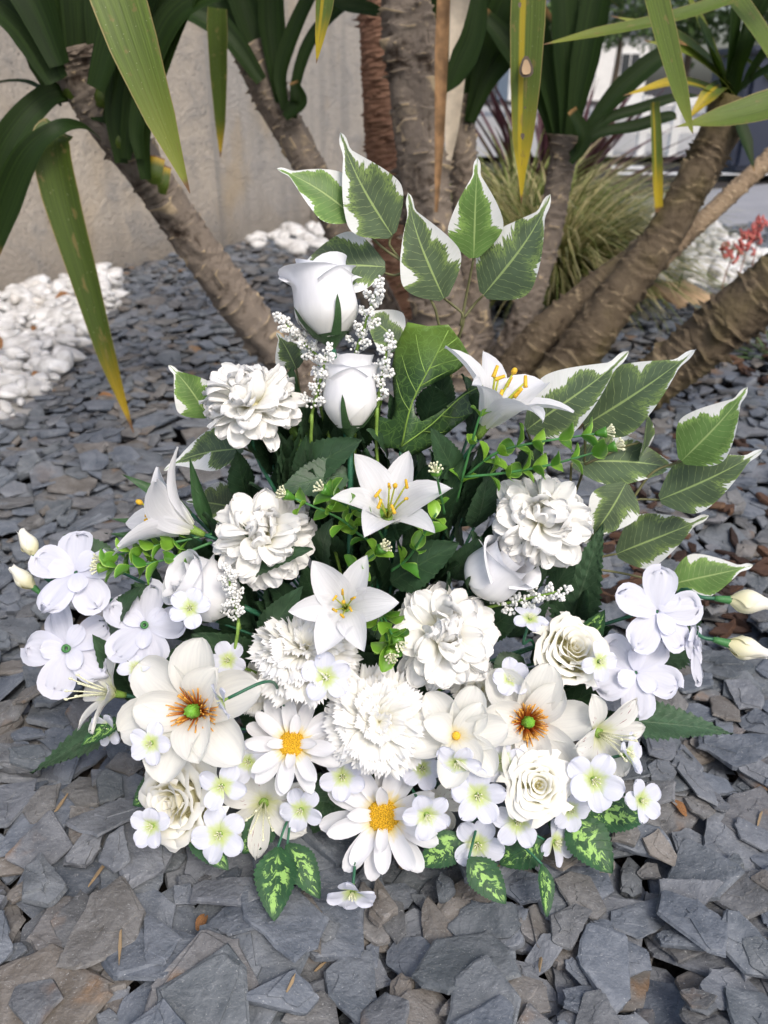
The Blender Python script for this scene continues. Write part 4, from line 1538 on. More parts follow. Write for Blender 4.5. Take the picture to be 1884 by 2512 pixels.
# the wall --------------------------------------------------------------
def slab(name, a, b, z0, z1, thick, mat, parent=None, out=0.0, jitter=0.0):
    """upright concrete slab from a to b along the wall"""
    bm = bmesh.new()
    nrm = WNRM
    n = 24
    V = []
    for side in (out, out - thick):
        for zz in (z0, z1):
            for i in range(n + 1):
                p = a.lerp(b, i / n) + nrm * (side + (random.uniform(-jitter, jitter) if side == out else 0))
                V.append((p.x, p.y, zz))
    w = n + 1
    Fc = []
    for i in range(n):
        Fc.append((i, i + 1, w + i + 1, w + i))
        Fc.append((2 * w + i + 1, 2 * w + i, 3 * w + i, 3 * w + i + 1))
        Fc.append((w + i, w + i + 1, 3 * w + i + 1, 3 * w + i))
    Fc.append((0, w, 3 * w, 2 * w))
    Fc.append((n, 2 * w + n, 3 * w + n, w + n))
    o = new_obj(name, mesh_from(name, V, Fc, None, False), mat, parent)
    return o

seam = gnd(541, 612)
seam_t = (seam - WALL_A).dot(WDIR)
wall = thing('garden_wall', WALL_A, None, 0, 1, 'tall weathered concrete wall behind the white pebbles', 'wall')
inv = Matrix.Translation(-WALL_A)
def wall_slab(t0, t1, mat, out):
    o = slab('wall_panel', WALL_A + WDIR * t0, WALL_A + WDIR * t1, -0.05, 2.6, 0.22, mat, None, out, 0.002)
    o.data.transform(inv)
    o.parent = wall
    return o
wall_slab(-4.0, seam_t, 'concrete_rough', 0.02)
wall_slab(seam_t + 0.006, (WALL_B - WALL_A).length + 0.12, 'concrete_smooth', 0.0)
# block at the wall's foot
fp = gnd(725, 560)
ft = (fp - WALL_A).dot(WDIR)
o = slab('foot_block', WALL_A + WDIR * ft, WALL_A + WDIR * (ft + 0.22), 0, 0.12, 0.09, 'concrete_rough', None, 0.10)
o.data.transform(inv)
o.parent = wall

# ------------------------------------------------------------------ far side: road, fence, house
RA, RB = gnd(1380, 545), gnd(1990, 672)
rdir = (RB - RA).normalized()
rn_ = Vector((-rdir.y, rdir.x, 0))
if rn_.y < 0:
    rn_ = -rn_
p0 = RA - rdir * 0.6
sheet('road', [p0 + Vector((0, 0, 0.012)), RB + rdir * 6 + Vector((0, 0, 0.012)), RB + rdir * 14 + rn_ * 16 + Vector((0, 0, 0.012)), p0 + rn_ * 16 - rdir * 1 + Vector((0, 0, 0.012))], 'asphalt')
l0, l1 = gnd(1500, 428, 0.016), gnd(2100, 430, 0.016)
sheet('road_line', [l0, l1, gnd(2100, 424, 0.016), gnd(1500, 422, 0.016)], 'road_paint')
l0 = gnd(1500, 414, 0.016)
sheet('road_line', [l0, gnd(1580, 415, 0.016), gnd(1580, 407, 0.016), gnd(1500, 406, 0.016)], 'road_paint')
sheet('forecourt', [gnd(1000, 384, 0.02), gnd(2300, 384, 0.02), gnd(2300, 260, 0.02), gnd(1000, 260, 0.02)], 'kerb_stone')

def box(name, c, size, mat, parent=None, rz=0.0, bevel=0.0):
    bm = bmesh.new()
    bmesh.ops.create_cube(bm, size=1)
    bmesh.ops.scale(bm, vec=size, verts=bm.verts)
    if bevel:
        bmesh.ops.bevel(bm, geom=bm.edges, offset=bevel, segments=2, affect='EDGES')
    bmesh.ops.rotate(bm, matrix=Matrix.Rotation(rz, 3, 'Z'), verts=bm.verts)
    bmesh.ops.translate(bm, vec=Vector(c), verts=bm.verts)
    me = bpy.data.meshes.new(name)
    bm.to_mesh(me)
    bm.free()
    o = new_obj(name, me, mat, parent)
    return o

# white fence across the road
fl, fr = gnd(1490, 385), gnd(1800, 385)
fence = thing('white_fence', fl, None, 0, 1, 'low white railing on the far side of the road', 'fence')
fd = fr - fl
for i in range(5):
    p = fd * (i / 4)
    box('fence_post', (p.x, p.y, 0.32), (0.09, 0.09, 0.64), 'white_paint', fence)
for z in (0.30, 0.58):
    box('fence_rail', (fd.x / 2, fd.y / 2, z), (fd.length, 0.05, 0.09), 'white_paint', fence, math.atan2(fd.y, fd.x))
hp = at(1560, 330, 26)
house = thing('white_house', Vector((hp.x + 1.5, 44, 0)), None, 0, 1, 'white rendered house with a dark roof far beyond the road', 'house')
box('wall', (0, 0, 1.3), (6.2, 4, 2.6), 'house_render', house)
V = [(-3.8, -2.3, 2.62), (3.8, -2.3, 2.62), (3.8, 2.3, 2.62), (-3.8, 2.3, 2.62), (-3.0, 0, 4.2), (3.0, 0, 4.2)]
rf = new_obj('roof', mesh_from('roof', V, [(0, 1, 5, 4), (1, 2, 5), (2, 3, 4, 5), (3, 0, 4), (3, 2, 1, 0)], None, False), 'roof_slate', house)
for x in (-2.2, 0.4, 2.3):
    w = box('window', (x, -2.02, 1.4), (0.9, 0.06, 1.1), 'white_paint', house)
    for s in (-0.21, 0.21):
        box('pane', (x + s, -2.06, 1.4), (0.36, 0.03, 0.95), 'window_glass', w)
box('door', (-0.9, -2.03, 0.98), (0.85, 0.07, 1.96), 'navy_paint', house)

def far_tree(px, Y, h, cr, label, seed, name='tree'):
    rg = random.Random(seed)
    p = at(px, 400, Y)
    t = thing(name, Vector((p.x, Y, 0)), None, 0, 1, label, 'tree', 'trees beyond the road')
    base = Vector((p.x, Y, 0))
    tube('trunk', [base, base + Vector((0.1, 0, h * 0.4)), base + Vector((0, 0.1, h * 0.75))], 0.13, 'bark_far', t, 8, 8, 0.05)
    b = Bag()
    V, Fc = [], []
    for i in range(2600):
        th, ph = rg.uniform(0, 6.28), math.acos(rg.uniform(-1, 1))
        k = rg.uniform(0.35, 1.0) ** 0.5
        lump = 0.75 + 0.3 * math.sin(3 * th + seed) * math.sin(2.5 * ph + seed)
        c = Vector((cr * k * lump * math.sin(ph) * math.cos(th), cr * k * lump * math.sin(ph) * math.sin(th), h * 0.68 + cr * 0.8 * k * lump * math.cos(ph)))
        a = Vector((rg.gauss(0, 1), rg.gauss(0, 1), rg.gauss(0, 1))).normalized() * 0.10
        bb = Vector((rg.gauss(0, 1), rg.gauss(0, 1), rg.gauss(0, 1))).normalized() * 0.07
        n0 = len(V)
        V += [tuple(c - a), tuple(c + bb), tuple(c + a), tuple(c - bb)]
        Fc.append((n0, n0 + 1, n0 + 2, n0 + 3))
    new_obj('crown', mesh_from('crown', V, Fc, None, False), 'foliage_far', t)
    return t

far_tree(1320, 22, 4.0, 1.9, 'round green tree beyond the flax clump', 1)
far_tree(1140, 17, 4.2, 1.5, 'tall green tree seen just past the end of the wall', 2)
far_tree(1640, 23, 3.6, 1.7, 'green tree in front of the far white house', 3)
far_tree(1870, 21, 3.8, 1.6, 'broad dark tree at the far edge of the road', 4)
far_tree(1480, 30, 4.4, 2.0, 'tallest tree far behind the railing', 5)

bp = gnd(1965, 432)
cont = thing('blue_container', Vector((bp.x, bp.y, 0)), None, 0, 1, 'dark blue container standing on the road behind the thick leaning stem', 'container')
box('body', (0, 0.5, 0.52), (1.3, 1.0, 0.96), 'navy_paint', cont, 0, 0.05)
box('lid', (0, 0.5, 1.03), (1.36, 1.06, 0.06), 'navy_paint', cont, 0, 0.02)
box('handle_bar', (0, -0.03, 0.85), (1.0, 0.05, 0.05), 'rubber', cont)
for x in (-0.5, 0.5):
    for y in (0.2, 0.8):
        b = Bag()
        b.tube([(x - 0.04, y, 0.06), (x, y, 0.06), (x + 0.04, y, 0.06)], 0.055, 0.055, 10, 2)
        b.build('wheel', 'rubber', cont)

# ------------------------------------------------------------------ the many-stemmed yucca
def vnoise(a, b, seed):
    r_ = np.random.default_rng(seed)
    out = 0
    for k in range(7):
        fa, fb = r_.integers(1, 4), r_.uniform(4, 26)
        out = out + np.sin(a * fa + b * fb + r_.uniform(0, 6.28)) / 7 ** 0.5
    return out

def trunk(parent, pts, Ys, rpx, mat, seed, ring=0.030, name='trunk', amp=1.0, below=True):
    P = [at(x, y, Y) for (x, y), Y in zip(pts, Ys)]
    if below:
        P = [Vector((P[0].x, P[0].y, -0.10))] + P
        rpx = [rpx[0] * 1.12] + list(rpx)
    dpt = [depth(p) for p in P]
    rr = [r * d / F_PX for r, d in zip(rpx, dpt)]
    tot = sum((P[i + 1] - P[i]).length for i in range(len(P) - 1))
    n = max(30, int(tot / 0.0055))
    path = smooth_path(P, n)
    m = len(path)
    cum = np.concatenate([[0], np.cumsum([(path[i + 1] - path[i]).length for i in range(m - 1)])])
    kp = np.concatenate([[0], np.cumsum([(P[i + 1] - P[i]).length for i in range(len(P) - 1)])])
    rad = np.interp(cum / cum[-1], kp / kp[-1], rr)
    K = 26
    A = np.arange(K) / K * 2 * PI
    LL, AA = np.meshgrid(cum, A, indexing='ij')
    LW = LL + ring * 0.8 * np.sin(LL * 23 + seed) * 0.5 + ring * 0.35 * np.sin(LL * 61 + 2 * seed)
    ph = LW / ring + 0.38 * vnoise(AA, LL, seed) + 0.42 * np.abs(np.sin(1.5 * AA + seed + 1.57 * np.floor(LL / ring / 1.0 % 2) * 0 + 2.2 * LL / ring * 0.33))
    saw = ph % 1.0
    ident = np.floor(ph)
    rnd = np.abs(np.sin(ident * 12.9898 + seed)) 
    brk = np.clip(0.75 + 0.6 * vnoise(AA * 2, LL * 2.0, seed + 5), 0.1, 1.6)
    d = 1 + amp * (0.24 * saw ** 7 * (0.35 + rnd) * brk - 0.06 * np.exp(-(saw / 0.12) ** 2) + 0.03 * vnoise(AA * 2, LL * 1.5, seed + 1))
    d = d + amp * 0.011 * RNG.normal(0, 1, d.shape)
    V, uv = [], []
    nrm = None
    for i, p in enumerate(path):
        t = (path[min(i + 1, m - 1)] - path[max(i - 1, 0)]).normalized()
        nrm = t.orthogonal().normalized() if nrm is None else (nrm - t * nrm.dot(t)).normalized()
        bn = t.cross(nrm)
        for j in range(K):
            V.append(p + (nrm * math.cos(A[j]) + bn * math.sin(A[j])) * (rad[i] * d[i, j]))
            uv.append((j / K, cum[i]))
    inv = WM[parent.name].inverted()
    Fc = grid_faces(m, K, True)
    Fc.append(tuple(range((m - 1) * K, m * K)))
    o = new_obj(name, mesh_from(name, [tuple(inv @ v) for v in V], Fc, uv, True, saw.ravel()), mat, parent)
    WM[o.name] = WM[parent.name]
    return o, P, rr

YB0 = gnd(1150, 985)
yucca = thing('yucca_tree', YB0, None, 0, 1, 'many-stemmed yucca with ringed grey brown stems and sword leaves behind the flowers', 'tree')

t_left, _, _ = trunk(yucca, [(800, 1000), (722, 905), (600, 765), (480, 600), (375, 445), (285, 325), (215, 215), (180, 110)], [2.14, 2.13, 2.10, 2.06, 2.02, 1.98, 1.95, 1.93], [52, 50, 47, 47, 48, 52, 60, 60], 'bark_grey', 1, 0.050, amp=1.25)
t_back, _, _ = trunk(yucca, [(1010, 905), (945, 770), (850, 590), (765, 420), (705, 310), (655, 215), (610, 110)], [2.5, 2.52, 2.55, 2.58, 2.6, 2.6, 2.6], [44, 40, 38, 38, 40, 42, 48], 'bark_grey', 2, 0.044)
t_main, _, _ = trunk(yucca, [(1130, 960), (1085, 800), (1055, 600), (1035, 400), (1015, 200), (995, 0), (985, -200)], [2.26, 2.26, 2.27, 2.28, 2.3, 2.32, 2.34], [78, 68, 62, 60, 62, 62, 64], 'bark_grey', 3, 0.050, amp=1.2)
t_r1, _, _ = trunk(yucca, [(1180, 880), (1160, 700), (1142, 480), (1132, 300), (1128, 230)], [2.55, 2.56, 2.58, 2.6, 2.6], [38, 34, 33, 33, 38], 'bark_grey', 4, 0.038)
t_r2, _, _ = trunk(yucca, [(1235, 900), (1290, 760), (1340, 600), (1368, 460), (1382, 385), (1390, 330)], [2.4, 2.42, 2.45, 2.47, 2.48, 2.48], [36, 33, 31, 31, 33, 40], 'bark_grey', 5, 0.034)
t_r3, _, _ = trunk(yucca, [(1330, 985), (1425, 860), (1510, 735), (1620, 590), (1700, 450), (1755, 345), (1800, 245)], [2.12, 2.14, 2.17, 2.2, 2.22, 2.24, 2.25], [62, 56, 50, 46, 44, 46, 52], 'bark_olive', 6, 0.042)
t_r3b, _, _ = trunk(yucca, [(1230, 975), (1300, 855), (1400, 760), (1500, 675), (1590, 610), (1650, 540)], [2.2, 2.22, 2.25, 2.28, 2.3, 2.3], [52, 44, 38, 34, 32, 26], 'bark_olive', 7, 0.042)
t_r4, _, _ = trunk(yucca, [(1380, 1030), (1520, 985), (1650, 900), (1780, 790), (1884, 705), (2040, 590), (2160, 480)], [1.98, 1.97, 1.95, 1.92, 1.9, 1.87, 1.85], [60, 60, 62, 66, 68, 70, 70], 'bark_olive', 8, 0.036, amp=1.2)
t_r5, _, _ = trunk(yucca, [(1600, 660), (1690, 572), (1785, 485), (1884, 392), (2010, 270)], [2.22, 2.3, 2.4, 2.5, 2.6], [20, 21, 21, 22, 24], 'bark_light', 9, 0.026, below=False)

YI = WM[yucca.name].inverted()
palm = thing('bark_tree', gnd(985, 780), None, 0, 1, 'straight reddish brown rough trunk behind the grey yucca stem', 'tree')
trunk(palm, [(980, 780), (955, 560), (938, 330), (925, 100), (918, -150)], [2.95, 2.95, 2.95, 2.95, 2.95], [46, 44, 42, 42, 42], 'bark_red', 12, 0.012, amp=1.1)

def crown(tr, px, py, Y, n, lpx, seed, spread=(12, 75), wpx=62, lean=(0, 0, 1), mat='yucca_leaf', droop=0.35):
    rg = random.Random(seed)
    c = at(px, py, Y)
    s = depth(c) / F_PX
    ax = Vector(lean).normalized()
    m = axes(ax).to_3x3()
    for i in range(n):
        az = i * 2.399 + rg.uniform(-0.25, 0.25)
        th = R(spread[0] + (spread[1] - spread[0]) * (i + 0.5) / n + rg.uniform(-7, 7))
        d = m @ Vector((math.sin(th) * math.cos(az), math.sin(th) * math.sin(az), math.cos(th)))
        L = lpx * s * rg.uniform(0.8, 1.15)
        out = Vector((d.x, d.y, 0))
        b0 = c - ax * (0.10 * (i / n)) + d * 0.02
        g = droop * (0.3 + math.sin(th))
        P = [b0, b0 + d * L * 0.33, b0 + d * L * 0.68 + Vector((0, 0, -1)) * L * 0.10 * g * 2, b0 + d * L + Vector((0, 0, -1)) * L * 0.32 * g * 2]
        w = wpx * s * rg.uniform(0.8, 1.15)
        if (P[3] - EYE).length < 1.0 or P[3].y < 1.1:
            continue
        strap('leaf', tr, P, [w * 1.1, w * 0.8, w, w * 0.9, w * 0.6, 0.002], mat, face=(ax * 0.9 + out * -0.6), fold=0.35, n=15)

def pts(lst, Y):
    if not hasattr(Y, '__len__'):
        Y = [Y] * len(lst)
    return [at(x, y, yy) for (x, y), yy in zip(lst, Y)]

def px_strap(tr, lst, Y, wpx, mat, face=None, fold=0.25, name='leaf', n=26):
    P = pts(lst, Y)
    if mat == 'yucca_leaf' and name == 'leaf':
        wpx = [wpx[0] * 0.55, wpx[0] * 0.9] + list(wpx[1:])
    s = depth(P[len(P) // 2]) / F_PX
    return strap(name, tr, P, [w * s for w in wpx], mat, face, fold, n)

# crown of the stem that leans to the left: broad dark swords
for k, (lst, w) in enumerate([
        ([(165, 250), (120, 120), (40, 0), (-60, -120)], [130, 110, 95, 70]),
        ([(190, 240), (150, 80), (110, -60), (80, -220)], [120, 115, 110, 80]),
        ([(215, 250), (215, 100), (210, -80), (215, -260)], [115, 115, 110, 80]),
        ([(250, 300), (262, 120), (270, -40), (300, -220)], [90, 105, 105, 80]),
        ([(300, 400), (290, 260), (330, 90), (400, -120)], [62, 70, 86, 80]),
        ([(310, 390), (330, 250), (390, 100), (470, -60)], [50, 70, 84, 70]),
        ([(360, 440), (352, 330), (380, 200), (440, 40), (520, -120)], [52, 66, 76, 72, 60]),
        ([(345, 390), (340, 300), (392, 110), (470, 10), (620, -40)], [44, 58, 76, 70, 50]),
        ([(140, 200), (60, 60), (-60, -30), (-200, -60)], [110, 110, 90, 60]),
        ([(150, 160), (90, 10), (10, -120), (-60, -200)], [100, 110, 90, 60]),
        ([(240, 220), (300, 40), (360, -120), (420, -260)], [100, 110, 90, 60])]):
    px_strap(t_left, lst, 1.96 - 0.014 * k, w, 'yucca_leaf', face=view(0.1 * (k % 3 - 1), 0.1, 1), fold=0.45)
px_strap(t_left, [(150, 260), (95, 215), (45, 200), (-30, 210), (-120, 250)], 1.98, [22, 26, 22, 20, 16], 'yucca_leaf', face=(0, -0.3, 1))
px_strap(t_left, [(215, 275), (150, 228), (80, 270), (10, 370), (-40, 520), (-60, 640)], [1.95, 1.92, 1.88, 1.85, 1.84, 1.84], [50, 58, 70, 84, 70, 10], 'yucca_leaf', face=view(0.55, 0.2, 0.8), fold=0.3)
px_strap(t_left, [(150, 322), (128, 352), (150, 480), (210, 690), (265, 880), (328, 1062)], [1.76, 1.74, 1.73, 1.71, 1.69, 1.68], [70, 86, 86, 66, 44, 2], 'strap_hang', face=view(0.15, 0.1, 1), fold=0.35, n=36)
px_strap(t_left, [(250, 345), (205, 312), (150, 312), (80, 365), (25, 470), (-30, 640)], [1.92, 1.80, 1.72, 1.70, 1.70, 1.70], [30, 34, 44, 66, 74, 40], 'yucca_leaf', face=view(0.55, 0.3, 0.8), fold=0.3)
# green cut leaf bases on the stem
for (x, y, ww) in [(165, 215, 70), (240, 235, 60), (285, 345, 70), (310, 348, 50), (370, 425, 64), (395, 450, 40)]:
    px_strap(t_left, [(x, y + 26), (x + 2, y), (x + 10, y - 44)], [1.905, 1.90, 1.915], [ww * 0.55, ww * 0.8, ww * 0.7], 'strap_hang', fold=-0.5, name='leaf_base', n=6)
# crown of the stem behind
for k, (lst, w) in enumerate([
        ([(655, 240), (610, 120), (530, 20), (430, -80)], [60, 78, 76, 60]),
        ([(672, 250), (640, 120), (600, 0), (560, -120)], [60, 80, 80, 60]),
        ([(690, 250), (672, 120), (665, 0), (670, -150)], [56, 66, 62, 50]),
        ([(700, 270), (690, 180), (730, 60), (790, -60)], [36, 44, 40, 34]),
        ([(722, 290), (728, 200), (770, 90), (860, 5), (960, -20)], [28, 32, 34, 30, 26]),
        ([(640, 200), (560, 90), (470, 30), (380, 20), (300, 60)], [60, 72, 64, 50, 10]),
        ([(700, 290), (720, 270), (735, 250), (720, 200)], [40, 46, 40, 20]),
        ([(760, -80), (830, 5), (900, 25), (960, 40)], [44, 40, 34, 6])]):
    px_strap(t_back, lst, 2.58 - 0.012 * k, w, 'yucca_leaf', face=view(0.1 * (k % 3 - 1), 0.1, 1), fold=0.45)
px_strap(t_back, [(533, 20), (533, 80), (536, 180), (540, 300), (541, 386)], 2.3, [44, 48, 42, 26, 2], 'strap_hang', face=view(0.2, 0, 1), fold=0.4)
# near leaves hanging into the frame from the top
px_strap(t_main, [(225, -230), (275, -60), (330, 110), (395, 290), (466, 474)], [1.25, 1.22, 1.2, 1.19, 1.18], [150, 142, 122, 78, 2], 'strap_light', face=view(-0.1, 0.15, 1), fold=0.18, n=36)
px_strap(t_main, [(815, -200), (802, -60), (795, 20), (785, 90), (776, 156)], 1.3, [60, 50, 42, 24, 1], 'strap_yellow', face=view(0.1, 0, 1), fold=0.2)
px_strap(t_main, [(1300, -260), (1297, -60), (1293, 60), (1288, 200), (1282, 340), (1280, 420), (1279, 500)], 1.45, [70, 82, 84, 74, 52, 22, 1], 'strap_yellow', face=view(0, 0.05, 1), fold=0.18, n=36)
px_strap(t_r3, [(1560, -220), (1598, -40), (1630, 90), (1665, 220), (1690, 300), (1700, 330)], 1.5, [50, 66, 64, 48, 18, 1], 'strap_light', face=view(0.1, 0.1, 1), fold=0.25, n=32)
px_strap(t_r3, [(2080, 150), (1960, 232), (1860, 268), (1770, 290), (1700, 303), (1655, 312)], 1.6, [76, 90, 84, 60, 18, 1], 'strap_light', face=view(-0.1, 0.3, 0.95), fold=0.2, n=32)
px_strap(t_r3, [(1960, -90), (1780, 0), (1620, 50), (1460, 82), (1330, 110)], 1.7, [36, 42, 40, 32, 2], 'strap_light', face=view(0, 0.35, 0.9), fold=0.2)
px_strap(t_r3, [(1750, -60), (1830, 40), (1890, 130), (1960, 260)], 1.75, [70, 64, 56, 40], 'strap_light', face=view(0.2, 0.2, 1), fold=0.3)
px_strap(t_r2, [(1605, 250), (1609, 330), (1612, 430), (1616, 520)], 2.2, [22, 27, 27, 20], 'strap_yellow', face=view(0, 0, 1), fold=0.3)
for (x, y, rx, ry, mt) in [(1291, 166, 17, 27, 'bark_far'), (1291, 166, 11, 19, 'tan_stone'), (1282, 334, 5, 8, 'bark_far'), (1288, 264, 2.5, 3, 'bark_far'), (1275, 12, 4, 7, 'bark_far')]:
    yy = 1.432 if mt == 'bark_far' else 1.429
    p0_ = at(x, y, yy)
    s_ = depth(p0_) / F_PX
    V_ = []
    for k in range(14):
        a_ = k / 14 * 2 * PI
        q_ = 1 + 0.12 * math.sin(3 * a_ + x)
        V_.append(YI @ (p0_ + RGT * (rx * s_ * q_ * math.cos(a_)) + UPV * (ry * s_ * q_ * math.sin(a_))))
    new_obj('leaf_spot', mesh_from('leaf_spot', [tuple(v) for v in V_], [tuple(range(14))], None, False), mt, t_main)
# dead leaves hanging beside the main stem
px_strap(t_main, [(1092, -100), (1083, 120), (1078, 330), (1070, 520)], 2.15, [30, 32, 24, 8], 'strap_dead', fold=0.6)
px_strap(t_main, [(1132, -60), (1122, 160), (1108, 310), (1098, 430)], 2.42, [50, 42, 36, 3], 'strap_bleached', fold=0.3)
px_strap(t_r1, [(1180, -40), (1160, 90), (1120, 180), (1090, 230)], 2.2, [60, 66, 44, 4], 'yucca_leaf', fold=0.3)
# crown of the slim stem
for k, (lst, w) in enumerate([
        ([(1130, 300), (1120, 180), (1110, 40), (1100, -120)], [44, 60, 66, 60]),
        ([(1140, 310), (1150, 180), (1165, 30), (1180, -120)], [48, 66, 70, 60]),
        ([(1150, 300), (1180, 170), (1225, 40), (1290, -100)], [44, 64, 66, 56]),
        ([(1155, 300), (1200, 200), (1270, 110), (1350, 30)], [36, 52, 56, 46]),
        ([(1120, 290), (1080, 200), (1060, 90), (1050, -60)], [34, 44, 46, 40])]):
    px_strap(t_r1, lst, 2.58 - 0.012 * k, w, 'yucca_leaf', face=view(0.1, 0.1, 1), fold=0.4)
# crown of the second slim stem: dark fan
for k, (lst, w) in enumerate([
        ([(1375, 400), (1330, 250), (1260, 130), (1180, 30)], [40, 60, 62, 30]),
        ([(1380, 395), (1350, 230), (1310, 80), (1260, -80)], [44, 66, 68, 50]),
        ([(1385, 395), (1385, 220), (1380, 50), (1370, -100)], [44, 70, 74, 60]),
        ([(1390, 395), (1420, 230), (1450, 70), (1480, -90)], [46, 70, 72, 60]),
        ([(1400, 390), (1480, 270), (1570, 180), (1680, 100)], [38, 54, 52, 30]),
        ([(1400, 380), (1480, 300), (1570, 268), (1660, 240), (1720, 235)], [26, 30, 28, 20, 2]),
        ([(1400, 385), (1470, 330), (1560, 312), (1640, 288), (1660, 292)], [26, 32, 34, 26, 2]),
        ([(1400, 400), (1425, 370), (1430, 330), (1400, 270)], [24, 34, 36, 26])]):
    px_strap(t_r2, lst, 2.5 - 0.014 * k, w, 'yucca_leaf', face=view(0.15 * (k % 3 - 1), 0.15, 1), fold=0.4)
# crown of the thick leaning stem
rgx = random.Random(8)
for k, (ex, ey, mt) in enumerate([(1640, -100, 'strap_light'), (1820, -180, 'yucca_leaf'), (1930, -120, 'yucca_leaf'), (2020, 0, 'yucca_leaf'),
                                  (2060, 160, 'yucca_leaf'), (1580, 100, 'strap_light'), (1530, 235, 'strap_yellow'), (1690, 290, 'strap_yellow'), (1700, 20, 'yucca_leaf'),
                                  (1880, -60, 'yucca_leaf'), (1500, 40, 'strap_light'), (1850, 420, 'yucca_leaf')]):
    sx, sy = 1800 + rgx.uniform(-25, 25), 235 + rgx.uniform(-30, 20)
    mx, my = (sx + ex) / 2, (sy + ey) / 2 - abs(ex - sx) * 0.14
    px_strap(t_r3, [(sx, sy), (sx * 0.7 + mx * 0.3, sy * 0.7 + my * 0.3 - 10), (mx, my), (ex, ey)], [2.24, 2.22, 2.18, 2.12 + 0.02 * (k % 5)], [30, 40, 42, 3], mt, face=view(0.2 * (k % 3 - 1), 0.4, 0.8), fold=0.4)
# leaves above the frame that shade the bed, as the stems carry them
crown(t_main, 985, -190, 2.34, 14, 600, 31, (20, 80), 56)
crown(t_r4, 2160, 480, 1.85, 8, 560, 35, (15, 70), 60, (0.6, 0, 1))
crown(t_r5, 2010, 270, 2.65, 8, 420, 36, (15, 70), 46, (0.5, 0, 1))

# ------------------------------------------------------------------ plants of the bed
def tuft(name, px, py, n, L, spread, seed, mat, label, cat, wide=0.0042):
    rg = random.Random(seed)
    c = gnd(px, py)
    V, Fc, uv = [], [], []
    for i in range(n):
        az = rg.uniform(0, 6.28)
        r0 = rg.uniform(0, 0.16)
        b0 = Vector((r0 * math.cos(az), r0 * math.sin(az), 0))
        l = L * rg.uniform(0.55, 1.1)
        th = R(rg.uniform(4, spread))
        out = Vector((math.cos(az + rg.uniform(-0.4, 0.4)), math.sin(az + rg.uniform(-0.4, 0.4)), 0))
        w = wide * rg.uniform(0.7, 1.3)
        sd_ = Vector((-out.y, out.x, 0))
        n0 = len(V)
        p = b0.copy()
        ang = th * 0.5
        for k in range(7):
            ww = w * (1 - (k / 6) ** 2) + 0.0004
            V += [tuple(p - sd_ * ww), tuple(p + sd_ * ww)]
            uv += [(0, k / 6), (1, k / 6)]
            ang += R(rg.uniform(6, 24))
            p = p + (out * math.sin(ang) + Vector((0, 0, 1)) * math.cos(ang)) * (l / 6)
        for k in range(6):
            Fc.append((n0 + 2 * k, n0 + 2 * k + 1, n0 + 2 * k + 3, n0 + 2 * k + 2))
    o = new_obj(name, mesh_from(name, V, Fc, uv), mat)
    o.location = c
    tag(o, label, cat, None, 'stuff')
    return o

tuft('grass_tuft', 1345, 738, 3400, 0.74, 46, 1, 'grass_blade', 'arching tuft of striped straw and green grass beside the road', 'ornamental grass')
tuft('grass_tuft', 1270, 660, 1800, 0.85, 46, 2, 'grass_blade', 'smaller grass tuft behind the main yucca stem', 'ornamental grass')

fx = gnd(1345, 580)
flax = thing('flax_plant', fx, None, 0, 1, 'dark purple red flax clump behind the striped grass', 'plant')
rgf = random.Random(3)
for i in range(84):
    az = rgf.uniform(0, 6.28)
    th = R(rgf.uniform(10, 62))
    L = rgf.uniform(0.7, 1.15)
    d = Vector((math.sin(th) * math.cos(az), math.sin(th) * math.sin(az), math.cos(th)))
    b0 = fx + Vector((rgf.uniform(-0.1, 0.1), rgf.uniform(-0.1, 0.1), 0))
    strap('leaf', flax, [b0, b0 + d * L * 0.5, b0 + d * L + Vector((0, 0, -0.12 * L * math.sin(th)))], [0.04, 0.046, 0.036, 0.002], 'flax_leaf', face=Vector((-d.x, -d.y, 0.8)), fold=0.6, n=10)

for i, (px, top, lab) in enumerate([(1835, 560, 'tallest red flower stalk above the white gravel at the frame edge'), (1862, 525, 'upper red flower stalk cut by the frame edge'), (1800, 590, 'shorter red flower stalk over the white gravel')]):
    b0 = at(px - 25, 690, 2.9)
    b1 = at(px, top, 2.9)
    st = thing('red_flower_stalk', b0, None, 0, 1, lab, 'flower stalk', 'red flower stalks by the gravel')
    g0 = Vector((b0.x, b0.y, 0))
    tube('stem', [g0, b0, b0.lerp(b1, 0.6) + Vector((0.008, 0, 0)), b1], 0.0022, 'red_stalk', st, 5, 10)
    for k in range(14):
        b = Bag()
        f = 0.72 + 0.28 * k / 13
        p = b0.lerp(b1, f) + Vector((random.uniform(-0.03, 0.03), random.uniform(-0.02, 0.02), random.uniform(-0.012, 0.012)))
        b.tube([p, p + Vector((random.uniform(-0.012, 0.012), -0.004, -0.012)), p + Vector((random.uniform(-0.02, 0.02), -0.006, -0.026))], 0.003, 0.006, 6, 3)
        b.build('bell_flower', 'red_flower', st, True, False)

rk = gnd(1640, 742)
rock = thing('flat_stone', rk, None, 0.0, 1, 'flat tan stone lying behind the thick leaning stems', 'stone')
bm = bmesh.new()
bmesh.ops.create_icosphere(bm, subdivisions=3, radius=1)
for v in bm.verts:
    k = 1 + 0.16 * math.sin(3 * v.co.x + 1) * math.sin(4 * v.co.y) + 0.1 * math.sin(7 * v.co.x + 5 * v.co.z)
    v.co = Vector((v.co.x * 0.15, v.co.y * 0.12, max(v.co.z, -0.3) * 0.075)) * k
me = bpy.data.meshes.new('flat_stone')
bm.to_mesh(me)
bm.free()
new_obj('stone_body', me, 'tan_stone', rock)
WM[rock.name] = Matrix.Translation(rk)

